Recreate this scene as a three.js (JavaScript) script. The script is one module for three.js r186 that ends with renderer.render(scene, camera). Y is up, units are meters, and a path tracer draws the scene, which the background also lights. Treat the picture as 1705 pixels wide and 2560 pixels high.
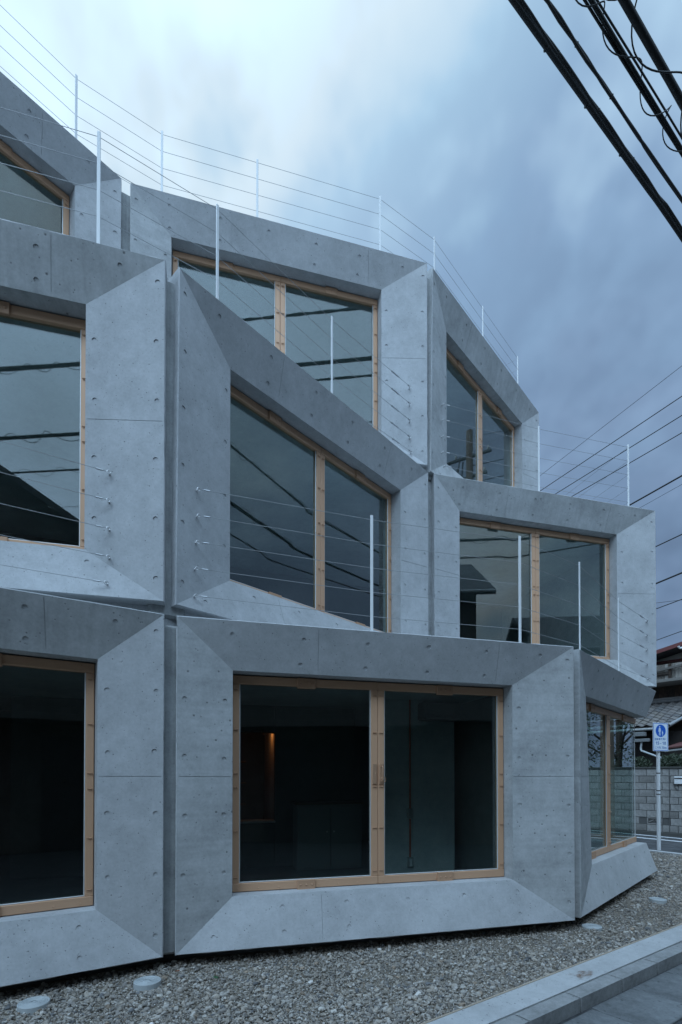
import * as THREE from 'three';
import { mergeGeometries } from 'three/addons/utils/BufferGeometryUtils.js';
import { ConvexGeometry } from 'three/addons/geometries/ConvexGeometry.js';
import { ImprovedNoise } from 'three/addons/math/ImprovedNoise.js';

// ---------------------------------------------------------------- camera, sky, sun, exposure
const scene = new THREE.Scene();
const V = (x, y, z) => new THREE.Vector3(x, y, z);
const FPX = 1268.25;                                   // focal length in pixels of the 1705 x 2560 photograph (about 18 mm, rising front)
const camera = new THREE.PerspectiveCamera(2 * Math.atan(1280 / FPX) * 180 / Math.PI, 1705 / 2560, 0.05, 400);
camera.position.set(0, 1.6, 0);
camera.rotation.x = 0.01268;
camera.setViewOffset(1705, 2560, 0, -643.7, 1705, 2560);
camera.updateProjectionMatrix();
scene.add(camera);

const renderer = new THREE.WebGLRenderer({ antialias: true });
renderer.setSize(682, 1024);
renderer.toneMapping = THREE.LinearToneMapping;
renderer.toneMappingExposure = 1.5;
renderer.shadowMap.enabled = true;

const noise = new ImprovedNoise();
function fbm(x, y, z, oct = 5, gain = 0.5) {
  let a = 1, s = 0, t = 0;
  for (let i = 0; i < oct; i++) { s += a * noise.noise(x, y, z); t += a; a *= gain; x *= 2.03; y *= 2.03; z *= 2.03; }
  return s / t;
}
const sm = (a, b, x) => { const t = Math.min(1, Math.max(0, (x - a) / (b - a))); return t * t * (3 - 2 * t); };
const SUN = V(-0.207, 0.743, 0.636).normalize();       // veiled sun behind the clouds at the photographer's back
{
  const W = 1024, H = 512, data = new Float32Array(W * H * 4);
  const ramp = [[0.0, 0.136, 0.210, 0.335], [0.3, 0.188, 0.292, 0.455], [0.55, 0.258, 0.408, 0.61], [0.8, 0.42, 0.63, 0.83], [1.0, 0.67, 0.83, 0.95], [1.5, 0.98, 1.42, 1.90], [2.0, 1.33, 1.95, 2.68]];
  const ctr = V(-0.27, 0.77, -0.60).normalize();       // thin bright gap in the cloud
  for (let j = 0; j < H; j++) for (let i = 0; i < W; i++) {
    const el = ((j + 0.5) / H - 0.5) * Math.PI, az = ((i + 0.5) / W - 0.5) * 2 * Math.PI;
    const d = V(Math.cos(el) * Math.cos(az), Math.sin(el), Math.cos(el) * Math.sin(az));
    const up = Math.max(0, d.y), k = 1 / (up + 0.28);
    const cx = d.x * k, cz = d.z * k;
    const big = fbm(cx * 0.75 + 3.1, 0.3, cz * 0.75 - 1.7, 5), fine = fbm(cx * 2.9 - 5, 4.2, cz * 3.3 + 2, 6, 0.58);
    const wisp = fbm(cx * 8.0 + 9, 7.7, cz * 6.2, 5, 0.6);
    const cg = Math.acos(Math.min(1, d.dot(ctr))) * 57.3 + fine * 34 + big * 10 + wisp * 18;
    const gap = 1 - sm(9, 30, cg);
    const cs = Math.acos(Math.max(-1, Math.min(1, d.dot(SUN)))) * 57.3;
    let b = 0.13 + 0.36 * sm(0.0, 0.85, up) + 0.30 * sm(0.80, 1.0, up) + 0.38 * gap + 1.40 * (1 - sm(24, 94, cs)) + big * 0.26 + fine * 0.50 + wisp * 0.28;
    b = Math.max(0, Math.min(2.0, b));
    let q = 0; while (q < ramp.length - 2 && b > ramp[q + 1][0]) q++;
    const t = (b - ramp[q][0]) / (ramp[q + 1][0] - ramp[q][0]), o = (j * W + i) * 4;
    const warm = 0.010 * sm(-0.1, 0.3, fine);           // a little violet in the thicker cloud
    for (let c = 0; c < 3; c++) data[o + c] = ramp[q][c + 1] + (ramp[q + 1][c + 1] - ramp[q][c + 1]) * t;
    data[o] += warm; for (let c = 0; c < 3; c++) data[o + c] /= 1.5; data[o + 3] = 1;
  }
  const sky = new THREE.DataTexture(data, W, H, THREE.RGBAFormat, THREE.FloatType);
  sky.mapping = THREE.EquirectangularReflectionMapping;
  sky.magFilter = sky.minFilter = THREE.LinearFilter; sky.wrapS = THREE.RepeatWrapping; sky.needsUpdate = true;
  scene.background = sky; scene.environment = sky;
}
const sun = new THREE.DirectionalLight(new THREE.Color().setRGB(0.64, 0.83, 1.0), 0.5);
sun.position.copy(SUN).multiplyScalar(60); sun.castShadow = true; sun.shadow.radius = 35;
sun.shadow.mapSize.set(2048, 2048);
Object.assign(sun.shadow.camera, { left: -25, right: 25, top: 25, bottom: -25, near: 1, far: 140 });
scene.add(sun, sun.target);

// ---------------------------------------------------------------- helpers
let seed = 20241;
const R = () => { seed = (seed * 1664525 + 1013904223) >>> 0; return seed / 4294967296; };
const rr = (a, b) => a + (b - a) * R();
const taken = {};
function numbered(n) { taken[n] = (taken[n] ?? -1) + 1; return taken[n] ? `${n}_${String(taken[n]).padStart(3, '0')}` : n; }
function shade(o) { o.castShadow = o.receiveShadow = true; return o; }
function thing(name, label, category, pos = [0, 0, 0], group) {
  const o = new THREE.Group(); o.name = numbered(name); o.position.set(...pos); scene.add(o);
  o.userData = { label, category }; if (group) o.userData.group = group; return o;
}
// a mesh from geometry in world coordinates, as a part of parent (whatever the parent's own place)
function part(name, geo, m, parent, place) {
  const g = Array.isArray(geo) ? mergeGeometries(geo.map(q => q.index ? q.toNonIndexed() : q)) : geo;
  const o = shade(new THREE.Mesh(g, m)); o.name = name;
  parent.updateWorldMatrix(true, false);
  const w = parent.matrixWorld.clone().invert(); if (place) w.multiply(place);
  o.applyMatrix4(w); parent.add(o); return o;
}
function sub(name, parent) { const o = new THREE.Group(); o.name = name; parent.updateWorldMatrix(true, false); o.applyMatrix4(parent.matrixWorld.clone().invert()); parent.add(o); return o; }
function struct(name, geo, m) { const o = part(numbered(name), geo, m, scene); o.userData.kind = 'structure'; return o; }
function single(name, geo, m, label, category, group) { const o = part(numbered(name), geo, m, scene); o.userData = { label, category }; if (group) o.userData.group = group; return o; }

// geometry from loose quads, uv in metres
class Bag {
  constructor() { this.p = []; this.n = []; this.u = []; }
  tri(a, b, c, ua, ub, uc, n) {
    const nn = n || b.clone().sub(a).cross(c.clone().sub(a)).normalize();
    for (const q of [a, b, c]) { this.p.push(q.x, q.y, q.z); this.n.push(nn.x, nn.y, nn.z); }
    for (const q of [ua, ub, uc]) this.u.push(q[0], q[1]);
  }
  quad(a, b, c, d) {
    const ex = b.clone().sub(a).normalize(), nn = b.clone().sub(a).cross(d.clone().sub(a)).normalize(), ey = nn.clone().cross(ex), o = [a.x * 0.7 + a.z * 0.9, a.y];
    const f = q => { const w = q.clone().sub(a); return [o[0] + w.dot(ex), o[1] + w.dot(ey)]; };
    this.tri(a, b, c, f(a), f(b), f(c)); this.tri(a, c, d, f(a), f(c), f(d));
  }
  geo() {
    const g = new THREE.BufferGeometry();
    g.setAttribute('position', new THREE.Float32BufferAttribute(this.p, 3)); g.setAttribute('normal', new THREE.Float32BufferAttribute(this.n, 3)); g.setAttribute('uv', new THREE.Float32BufferAttribute(this.u, 2));
    return g;
  }
}
// bevelled box, 44 triangles, centred
const boxCache = {};
function bbox(w, h, d, c = 0.004) {
  const key = [w, h, d, c].map(v => v.toFixed(4)).join(); if (boxCache[key]) return boxCache[key].clone();
  c = Math.min(c, w / 3, h / 3, d / 3);
  const pts = [], [x, y, z] = [w / 2, h / 2, d / 2];
  for (const i of [-1, 1]) for (const j of [-1, 1]) for (const k of [-1, 1]) pts.push(V(i * (x - c), j * (y - c), k * z), V(i * (x - c), j * y, k * (z - c)), V(i * x, j * (y - c), k * (z - c)));
  const g = new ConvexGeometry(pts), p = g.attributes.position, n = g.attributes.normal, u = [];
  for (let i = 0; i < p.count; i++) {
    const f = Math.floor(i / 3) * 3, ax = Math.abs(n.getX(f)), ay = Math.abs(n.getY(f)), az = Math.abs(n.getZ(f));
    if (ax >= ay && ax >= az) u.push(p.getZ(i), p.getY(i)); else if (ay >= az) u.push(p.getX(i), p.getZ(i)); else u.push(p.getX(i), p.getY(i));
  }
  g.setAttribute('uv', new THREE.Float32BufferAttribute(u, 2)); boxCache[key] = g; return g.clone();
}
// frame of axes: X along D, Y up, Z outward
const basis = (D, O) => new THREE.Matrix4().makeBasis(D, V(0, 1, 0), D.clone().cross(V(0, 1, 0))).setPosition(O);
function tube(pts, r, seg = 6, per = 1, closed = false) {
  const c = pts.length === 2 ? new THREE.LineCurve3(...pts) : new THREE.CatmullRomCurve3(pts, closed, 'catmullrom', 0.5);
  return new THREE.TubeGeometry(c, Math.max(1, Math.round((pts.length - 1) * per)), r, seg, closed);
}
function polyTube(pts, r, seg = 5) { return pts.slice(1).map((q, i) => tube([pts[i], q], r, seg)); }
function prism(pts, y0, y1) {                             // pts [[x,z]...] plan polygon, solid between two heights
  const b = new Bag(), c = pts.map(([x, z]) => new THREE.Vector2(x, z)), rev = THREE.ShapeUtils.isClockWise(c) ? c : c.slice().reverse();
  const f = THREE.ShapeUtils.triangulateShape(rev, []), at = (v, y) => V(v.x, y, v.y), uv = v => [v.x, v.y];
  for (const [i, j, k] of f) {
    const [p, q, r] = [rev[i], rev[j], rev[k]];
    const n = at(q, 0).sub(at(p, 0)).cross(at(r, 0).sub(at(p, 0)));
    const [B, C] = n.y > 0 ? [q, r] : [r, q];
    b.tri(at(p, y1), at(B, y1), at(C, y1), uv(p), uv(B), uv(C)); b.tri(at(p, y0), at(C, y0), at(B, y0), uv(p), uv(C), uv(B));
  }
  const m = rev.length;
  for (let i = 0; i < m; i++) { const p = rev[i], q = rev[(i + 1) % m]; b.quad(at(q, y0), at(p, y0), at(p, y1), at(q, y1)); }
  return b.geo();
}

// ---------------------------------------------------------------- procedural materials
function tex(W, H, f, { srgb = true, rep = [1, 1] } = {}) {
  const d = new Uint8Array(W * H * 4);
  for (let j = 0; j < H; j++) for (let i = 0; i < W; i++) { const v = f(i / W, j / H, i, j), o = (j * W + i) * 4; for (let c = 0; c < 3; c++) d[o + c] = Math.max(0, Math.min(255, Math.round((v.length ? v[c] : v) * 255))); d[o + 3] = 255; }
  const t = new THREE.DataTexture(d, W, H); t.wrapS = t.wrapT = THREE.RepeatWrapping; t.magFilter = THREE.LinearFilter; t.minFilter = THREE.LinearMipmapLinearFilter; t.generateMipmaps = true;
  t.repeat.set(...rep); if (srgb) t.colorSpace = THREE.SRGBColorSpace; t.needsUpdate = true; return t;
}
// gradient noise that repeats every unit in u and v
const perm = []; { for (let i = 0; i < 256; i++) perm.push(i); for (let i = 255; i > 0; i--) { const j = Math.floor(R() * (i + 1)); [perm[i], perm[j]] = [perm[j], perm[i]]; } }
function pgrad(x, y, per, z) {
  const xi = Math.floor(x), yi = Math.floor(y), fx = x - xi, fy = y - yi, su = fx * fx * fx * (fx * (fx * 6 - 15) + 10), sv = fy * fy * fy * (fy * (fy * 6 - 15) + 10);
  const g = (i, j, a, c) => { const h = perm[(perm[(perm[((i % per) + per) % per & 255] + ((j % per) + per) % per) & 255] + z) & 255] / 256 * 2 * Math.PI; return Math.cos(h) * a + Math.sin(h) * c; };
  const a = g(xi, yi, fx, fy), b = g(xi + 1, yi, fx - 1, fy), c = g(xi, yi + 1, fx, fy - 1), d = g(xi + 1, yi + 1, fx - 1, fy - 1);
  return 1.4 * (a + (b - a) * su + (c + (d - c) * su - a - (b - a) * su) * sv);
}
function pnoise(u, v, s, z, oct = 4) {
  let a = 1, t = 0, w = 0, p = s; z = Math.round(z);
  for (let i = 0; i < oct; i++) { t += a * pgrad(u * p, v * p, p, z + i * 7); w += a; a *= 0.55; p *= 2; }
  return t / w;
}
const enc = x => x <= 0.0031308 ? 12.92 * x : 1.055 * Math.pow(x, 1 / 2.4) - 0.055;
function concreteMaps(base, amp, holes, sd, metres, streak = 0, N = 512) {
  holes = Math.round(holes * N * N / 1048576);
  const hole = new Float32Array(N * N); seed = sd;
  for (let h = 0; h < holes; h++) {
    const big = R() < 0.12, r = big ? rr(1.4, 2.6) : rr(0.6, 1.3), x = R() * N, y = R() * N;
    for (let j = Math.floor(y - r - 1); j <= y + r + 1; j++) for (let i = Math.floor(x - r - 1); i <= x + r + 1; i++) {
      const q = Math.max(0, Math.min(1, r + 0.5 - Math.hypot(i - x, j - y))), o = ((j + N) % N) * N + (i + N) % N; hole[o] = Math.max(hole[o], q);
    }
  }
  const val = new Float32Array(N * N);
  for (let j = 0; j < N; j++) for (let i = 0; i < N; i++) {
    const u = i / N, v = j / N;
    let q = pnoise(u, v, 3, sd % 17, 4) * 1.0 + pnoise(u, v, 11, sd % 19 + 2, 4) * 0.55 + pnoise(u, v, 30, sd % 13 + 3, 3) * 0.42 + pnoise(u, v, 90, sd % 11 + 5, 2) * 0.35;
    if (streak) q += streak * fbm(Math.cos(u * 6.283) * 7, Math.sin(u * 6.283) * 7, Math.sin(v * 6.283) * 0.8, 4);
    val[j * N + i] = q + (R() - 0.5) * 0.30;
  }
  const map = tex(N, N, (u, v, i, j) => { const o = j * N + i, q = (1 + amp * val[o]) * (1 - 0.55 * hole[o]); return [enc(base[0] * q), enc(base[1] * q), enc(base[2] * q)]; }, { rep: [1 / metres, 1 / metres] });
  const bump = tex(N, N, (u, v, i, j) => 0.6 + 0.12 * val[j * N + i] - 0.55 * hole[j * N + i], { srgb: false, rep: [1 / metres, 1 / metres] });
  return { map, bump };
}
const std = (rgb, rough = 0.8, extra = {}) => new THREE.MeshStandardMaterial({ color: new THREE.Color().setRGB(...rgb), roughness: rough, ...extra });
function mapped(m, rough, bumpScale) { return new THREE.MeshStandardMaterial({ map: m.map, bumpMap: m.bump, bumpScale, roughness: rough }); }
const cA = concreteMaps([0.42, 0.435, 0.45], 0.24, 1500, 101, 1.9, 0, 1024), cB = concreteMaps([0.43, 0.445, 0.455], 0.22, 800, 555, 2.3, 0, 1024), cC = concreteMaps([0.34, 0.355, 0.36], 0.34, 300, 909, 1.7, 0.9, 512);
const M = {
  concrete3: mapped(concreteMaps([0.40, 0.416, 0.425], 0.30, 900, 333, 2.0, 0.5), 0.84, 0.004),
  concrete: mapped(cA, 0.82, 0.004), concrete2: mapped(cB, 0.84, 0.004), groove: mapped(cC, 0.88, 0.003),
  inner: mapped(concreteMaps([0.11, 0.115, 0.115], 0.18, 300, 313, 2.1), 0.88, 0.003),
  pave: mapped(concreteMaps([0.40, 0.41, 0.415], 0.22, 2600, 77, 1.2), 0.9, 0.003),
  kerb: mapped(concreteMaps([0.25, 0.255, 0.255], 0.45, 900, 818, 1.1), 0.9, 0.004),
  gutter: mapped(concreteMaps([0.15, 0.16, 0.165], 0.55, 1600, 66, 1.6), 0.85, 0.004),
  asphalt: mapped(concreteMaps([0.055, 0.058, 0.062], 0.9, 5200, 404, 0.9), 0.9, 0.006),
  soil: mapped(concreteMaps([0.19, 0.163, 0.128], 0.8, 3000, 27, 1.0), 0.97, 0.01),
  frame: std([0.57, 0.345, 0.215], 0.45, { metalness: 0.1 }), frameDark: std([0.48, 0.285, 0.175], 0.5, { metalness: 0.1 }),
  bolt: std([0.55, 0.34, 0.22], 0.35, { metalness: 0.4 }),
  glass: new THREE.MeshPhysicalMaterial({ color: new THREE.Color().setRGB(0.81, 0.89, 0.875), roughness: 0.0, transmission: 1, thickness: 0, ior: 1.65, metalness: 0 }),
  steel: std([0.62, 0.63, 0.64], 0.3, { metalness: 0.9 }), wire: std([0.36, 0.37, 0.38], 0.42, { metalness: 0.7 }),
  white: std([0.74, 0.76, 0.77], 0.45), gasket: std([0.03, 0.03, 0.03], 0.7), silver: std([0.66, 0.69, 0.70], 0.4, { metalness: 0.3 }),
  cable: std([0.011, 0.013, 0.013], 0.6), cable2: std([0.02, 0.022, 0.024], 0.55),
};

// ---------------------------------------------------------------- the concrete building
const L0 = 3.914, E = 0.14, T = 0.44, FE = 0.29;
const TYPES = { A: [0.463, 0.630], B: [0.640, 0.475], C: [0.47, 0.478] };
function modOf(x, z, yawDeg, y0, H, type, s0, s1, ex = {}) {
  const a = yawDeg * Math.PI / 180;
  return { O: V(x, 0, z), D: V(Math.cos(a), 0, -Math.sin(a)), N: V(-Math.sin(a), 0, -Math.cos(a)), y0, H, type, s0, s1, ...ex,
    pt(s, y, e) { return this.O.clone().addScaledVector(this.D, s).addScaledVector(this.N, e).setY(y); },
    at(s, y, e) { return basis(this.D, this.pt(s, y, e)); } };
}
const Y = { 1: [0.114, 2.822], 2: [3.054, 2.870], 3: [5.985, 2.883] };
const mods = {
  g1: modOf(-1.468, -4.187, 32.26, ...Y[1], 'C', -L0, 0), g2: modOf(-1.370, -4.231, 15.04, ...Y[1], 'A', 0, L0), g3: modOf(2.541, -5.369, 47.2, ...Y[1], 'B', -0.02, 3.59, { open: true, ibl: 0.87, eb: 0.15 }),
  f1: modOf(-1.477, -4.198, 14.96, ...Y[2], 'A', -L0, 0), f2: modOf(-1.394, -4.276, 47.69, ...Y[2], 'B', 0, L0, { tl: [0.022, 0.026] }), f3: modOf(1.344, -7.210, 14.97, ...Y[2], 'A', 0, L0),
  t1: modOf(-2.674, -6.077, 48.01, ...Y[3], 'B', -L0, 0), t2: modOf(-2.576, -6.128, 14.36, ...Y[3], 'A', 0, L0), t3: modOf(1.295, -7.186, 47.19, ...Y[3], 'B', 0, L0, { tl: [0.045, 0.05], bl: [-0.02, -0.04] }),
};
const bld = thing('concrete_building', 'grey concrete building of stacked angled window frames, three storeys high', 'building', [0, 0, -7]);

// one sloping face with real tie holes and form joints cut into it
function face(bag, a, b, c, d, holes, slots, ou) {        // a,b outer edge; c,d inner edge (d beside a)
  const ex = b.clone().sub(a).normalize(), n0 = b.clone().sub(a).cross(d.clone().add(c).multiplyScalar(0.5).sub(a)).normalize(), ey = n0.clone().cross(ex);
  const loc = q => { const w = q.clone().sub(a); return new THREE.Vector2(w.dot(ex), w.dot(ey)); };
  const corner = [a, b, c, d], contour = corner.map(loc), hs = [], bottoms = [];
  const inside = (x, y, m) => { for (let i = 0; i < 4; i++) { const p = contour[i], q = contour[(i + 1) % 4], l = Math.hypot(q.x - p.x, q.y - p.y); if (((q.x - p.x) * (y - p.y) - (q.y - p.y) * (x - p.x)) / l < m) return false; } return true; };
  for (const [x, y, r] of holes) {
    if (!inside(x, y, r + 0.012)) continue;
    const ring = []; for (let i = 0; i < 18; i++) { const t = i / 18 * 2 * Math.PI; ring.push(new THREE.Vector2(x + r * Math.cos(t), y + r * Math.sin(t))); }
    hs.push(ring); bottoms.push([ring, 0.0065]);
  }
  for (const [x0, y0, x1, y1, w] of slots) {
    const l = Math.hypot(x1 - x0, y1 - y0), px = -(y1 - y0) / l * w / 2, py = (x1 - x0) / l * w / 2;
    if (!inside(x0, y0, 0.006) || !inside(x1, y1, 0.006)) continue;
    const ring = [new THREE.Vector2(x0 - px, y0 - py), new THREE.Vector2(x1 - px, y1 - py), new THREE.Vector2(x1 + px, y1 + py), new THREE.Vector2(x0 + px, y0 + py)];
    hs.push(ring); bottoms.push([ring, 0.006]);
  }
  const all = [...contour, ...hs.flat()], w3 = (v, dep = 0) => a.clone().addScaledVector(ex, v.x).addScaledVector(ey, v.y).addScaledVector(n0, -dep);
  const P = all.map((v, i) => i < 4 ? corner[i] : w3(v)), uv = v => [v.x + ou[0], v.y + ou[1]];
  for (const [i, j, k] of THREE.ShapeUtils.triangulateShape(contour, hs)) bag.tri(P[i], P[j], P[k], uv(all[i]), uv(all[j]), uv(all[k]), n0);
  for (const [ring, dep] of bottoms) {
    const m = ring.length;
    for (let i = 0; i < m; i++) {
      const p = ring[i], q = ring[(i + 1) % m];
      bag.quad(w3(q), w3(p), w3(p, dep), w3(q, dep));
      if (i > 0 && i < m - 1) bag.tri(w3(ring[0], dep), w3(p, dep), w3(q, dep), uv(ring[0]), uv(p), uv(q), n0);
    }
  }
}
const clipGeo = mergeGeometries([bbox(0.040, 0.006, 0.010, 0.002).toNonIndexed(), new THREE.SphereGeometry(0.007, 6, 4).scale(1, 1, 0.6).translate(0.012, 0, 0.005).toNonIndexed()].map(g => { g.deleteAttribute('uv'); return g; }));
function buildModule(m) {
  const [il, ir] = TYPES[m.type], y0 = m.y0, y1 = m.y0 + m.H, it = 0.40, ib = 0.42;
  const tl = m.tl || [0, 0], bl = m.bl || [0, 0], c = 0.008, eb = m.eb ?? E;
  const sR = m.open ? m.s1 - 0.008 : m.s1 - ir;
  const o = { TL: [m.s0 + tl[0], y1 + tl[1]], TR: [m.s1, y1], BR: [m.s1, y0], BL: [m.s0 + bl[0], y0 + bl[1]] };
  const n = { TL: [m.s0 + il, y1 - it, E], TR: [sR, y1 - it, E], BR: [sR, y0 + ib, eb], BL: [m.s0 + (m.ibl ?? il), y0 + ib, eb] };
  const cs = 0.5 * (m.s0 + m.s1), cy = 0.5 * (y0 + y1);
  const oP = k => m.pt(...o[k], 0);
  const oC = k => m.pt(o[k][0] + Math.sign(o[k][0] - cs) * c, o[k][1] + Math.sign(o[k][1] - cy) * c, c);   // chamfered arris
  const oB = k => m.pt(o[k][0] + Math.sign(o[k][0] - cs) * c, o[k][1] + Math.sign(o[k][1] - cy) * c, T);
  const iP = k => m.pt(...n[k]), iB = k => m.pt(n[k][0], n[k][1], T);
  const mk = (name, a, b, holes, slots, caps) => {          // outer edge runs a -> b, counter-clockwise seen from the street
    const g = new Bag(); face(g, oP(a), oP(b), iP(b), iP(a), holes, slots, [rr(0, 9), rr(0, 9)]);
    const A0 = oP(a), A1 = oP(b), dirC = oC(a).sub(A0), B0 = oB(a), B1 = oB(b), C0 = oC(a), C1 = oC(b), nS = 44;   // slightly uneven, chipped arris
    let pC = C0, pP = A0, pB = B0;
    for (let i = 1; i <= nS; i++) {
      const t = i / nS, k = i === nS ? 1 : (R() < 0.06 ? rr(1.6, 2.6) : rr(0.6, 1.25)), P1 = A0.clone().lerp(A1, t), D1 = C0.clone().sub(A0).lerp(C1.clone().sub(A1), t);
      const dep = m.N.clone().multiplyScalar(D1.dot(m.N)), q = P1.clone().add(D1).addScaledVector(dep, k - 1).addScaledVector(D1.clone().sub(dep), i === nS ? 0 : 0.35 * (1 - k)), Bq = B0.clone().lerp(B1, t);
      g.quad(pC, q, P1, pP); g.quad(pB, Bq, q, pC); pC = q; pP = P1; pB = Bq;
    }
    g.quad(iP(a), iP(b), iB(b), iB(a)); g.quad(iB(a), iB(b), oB(b), oB(a));
    for (const [p, dir] of caps || []) { const q = [oP(p), iP(p), iB(p), oB(p), oC(p)]; if (dir > 0) q.reverse(); for (let i = 1; i < 4; i++) { const tri = [q[0], q[i], q[i + 1]]; g.tri(...tri, [0, 0], [0.1, 0], [0.1, 0.1]); } }
    part(name, g.geo(), [M.concrete, M.concrete2, M.concrete, M.concrete3][Math.floor(R() * 4)], bld);
  };
  const W = m.s1 - m.s0, row = (len, first, pitch, ys, skip = 0.04) => { const h = []; for (const [k, y] of ys.entries()) for (let x = first; x < len; x += pitch) if (R() > skip) h.push([x + rr(-0.012, 0.012), y + rr(-0.008, 0.008), rr(0.0185, 0.0215)]); return h; };
  const seam = (x, y0_, y1_, w = 0.0035) => [x, y0_, x + rr(-0.03, 0.03), y1_, w];
  const dl = Math.hypot(it, E), ds = Math.hypot(ib, eb), wl = Math.hypot(il, E), wr = Math.hypot(ir, E);
  // lintel runs TR -> TL so that the outer edge goes counter-clockwise
  mk('lintel', 'TR', 'TL', row(W, 0.36, 0.62, [dl * 0.27, dl * 0.80]), [seam(W * 0.13 + 0.35, 0.02, dl - 0.03), seam(W * 0.69, 0.02, dl - 0.03)], m.open ? [['TR', 1]] : null);
  mk('sill', 'BL', 'BR', row(W, 0.30, 0.60, [ds * 0.24, ds * 0.74], 0.10), [seam(W * 0.32, 0.02, ds - 0.03, 0.003)], m.open ? [['BR', -1]] : null);
  // piers: TL -> BL on the left, BR -> TR on the right; local x runs down (left) or up (right)
  const hgt = m.H, rows = (w) => row(hgt, 0.18, 0.50, [0.062, w - 0.075], 0.03);
  mk('pier', 'TL', 'BL', rows(wl), [[hgt * 0.475, 0.015, hgt * 0.475 + rr(-0.004, 0.004), wl - 0.015, 0.0045]]);
  if (!m.open) mk('pier', 'BR', 'TR', rows(wr), [[hgt * 0.525, 0.015, hgt * 0.525 + rr(-0.004, 0.004), wr - 0.015, 0.0045]]);
  // ---- window
  const w = sub('window', bld), s0 = m.s0 + il, s1 = m.open ? m.s1 + 0.012 : sR, b0 = y0 + ib, b1 = y1 - it, gap = 0.012, hb = 0.076, jw = 0.062, dp = 0.06;
  const bar = (name, sc, yc, ww, hh, extra = [], e = FE, dep = dp, mat = M.frame) => part(name, [bbox(ww, hh, dep, 0.004).applyMatrix4(m.at(sc, yc, e + dep / 2)), ...extra], mat, w);
  const stud = (s, y, r = 0.008, e = FE) => new THREE.SphereGeometry(r, 8, 5, 0, 2 * Math.PI, 0, Math.PI / 2).rotateX(Math.PI / 2).scale(1, 1, 0.6).applyMatrix4(m.at(s, y, e));
  const width = s1 - s0, mid = (s0 + s1) / 2, studsAlong = (a, b, y) => { const g = []; for (let x = a + 0.05; x < b - 0.03; x += 0.19) g.push(stud(x, y)); return g; };
  const yh = b1 - gap - hb / 2, yb = b0 + gap * 0.5 + hb / 2, jl = s0 + 0.006, jr = m.open ? s1 : s1 - 0.006;
  for (const [a, b] of [[jl, mid - 0.0015], [mid + 0.0015, jr]]) {
    bar('head_rail', (a + b) / 2, yh, b - a, hb, studsAlong(a, b, yh + 0.016));
    bar('bottom_rail', (a + b) / 2, yb, b - a, hb, studsAlong(a, b, yb - 0.012));
  }
  const jambY0 = yb + hb / 2 + 0.001, jambY1 = yh - hb / 2 - 0.001, jh = jambY1 - jambY0;
  const clips = s => { for (const f of [0.03, 0.26, 0.48, 0.55, 0.77, 0.97]) part('clip', clipGeo, M.frameDark, w, m.at(s, jambY0 + jh * f, FE - 0.004)); };
  const uprights = m.open ? [[jl + jw / 2, jw]] : [[jl + jw / 2, jw], [jr - jw / 2, jw]];
  for (const [s, ww] of uprights) { const j = bar('jamb', s, (jambY0 + jambY1) / 2, ww, jh, [], FE + 0.004); clips(s); }
  for (const sg of [-1, 1]) { bar('mullion', mid + sg * (0.0015 + 0.0335), (jambY0 + jambY1) / 2, 0.067, jh, [], FE + 0.004); clips(mid + sg * 0.034); }
  for (const f of [0.245, 0.755]) for (const [yy, dir] of [[yh, -1], [yb, 1]]) {
    const s = s0 + width * f;
    const g = [bbox(0.175, hb + 0.022, 0.03, 0.004).applyMatrix4(m.at(s, yy - (dir > 0 ? 0.004 : 0.010), FE - 0.004))];
    for (const k of [-1, 0, 1]) g.push(stud(s + k * 0.055, yy - (dir > 0 ? 0.004 : 0.010), 0.011, FE - 0.019));
    part('bracket', g, M.frameDark, w);
  }
  // panes with a pale edge seal
  const pane = (a, b) => {
    const pw = b - a, ph = jh, pc = (a + b) / 2, pym = (jambY0 + jambY1) / 2;
    part('pane', new THREE.BoxGeometry(pw, ph, 0.006).applyMatrix4(m.at(pc, pym, FE + 0.038)), M.glass, w);
    const sg = []; for (const x of [a + 0.004, b - 0.004]) sg.push(bbox(0.008, ph, 0.012, 0.002).applyMatrix4(m.at(x, pym, FE + 0.020)));
    sg.push(bbox(pw - 0.018, 0.008, 0.012, 0.002).applyMatrix4(m.at(pc, jambY0 + 0.005, FE + 0.020)));
    part('seal', sg, M.silver, w);
  };
  pane(jl + jw + 0.001, mid - 0.070); pane(mid + 0.070, m.open ? jr - 0.004 : jr - jw - 0.001);
  if (m === mods.g2) {
    const hs = mid + 0.034, hy = 1.62;
    part('handle', [bbox(0.045, 0.20, 0.012, 0.003).applyMatrix4(m.at(hs, hy, FE - 0.003)), bbox(0.045, 0.20, 0.012, 0.003).applyMatrix4(m.at(mid - 0.036, hy, FE - 0.003)),
      tube([m.pt(hs, hy + 0.07, FE - 0.01), m.pt(hs, hy + 0.075, FE - 0.045), m.pt(hs, hy + 0.03, FE - 0.055), m.pt(hs, hy - 0.03, FE - 0.055), m.pt(hs, hy - 0.065, FE - 0.045), m.pt(hs, hy - 0.06, FE - 0.01)], 0.006, 8, 5),
      new THREE.TorusGeometry(0.026, 0.0035, 6, 18).applyMatrix4(m.at(hs + 0.012, hy - 0.055, FE - 0.03))], M.bolt, w);
  }
  return m;
}
for (const k in mods) buildModule(mods[k]);

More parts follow.
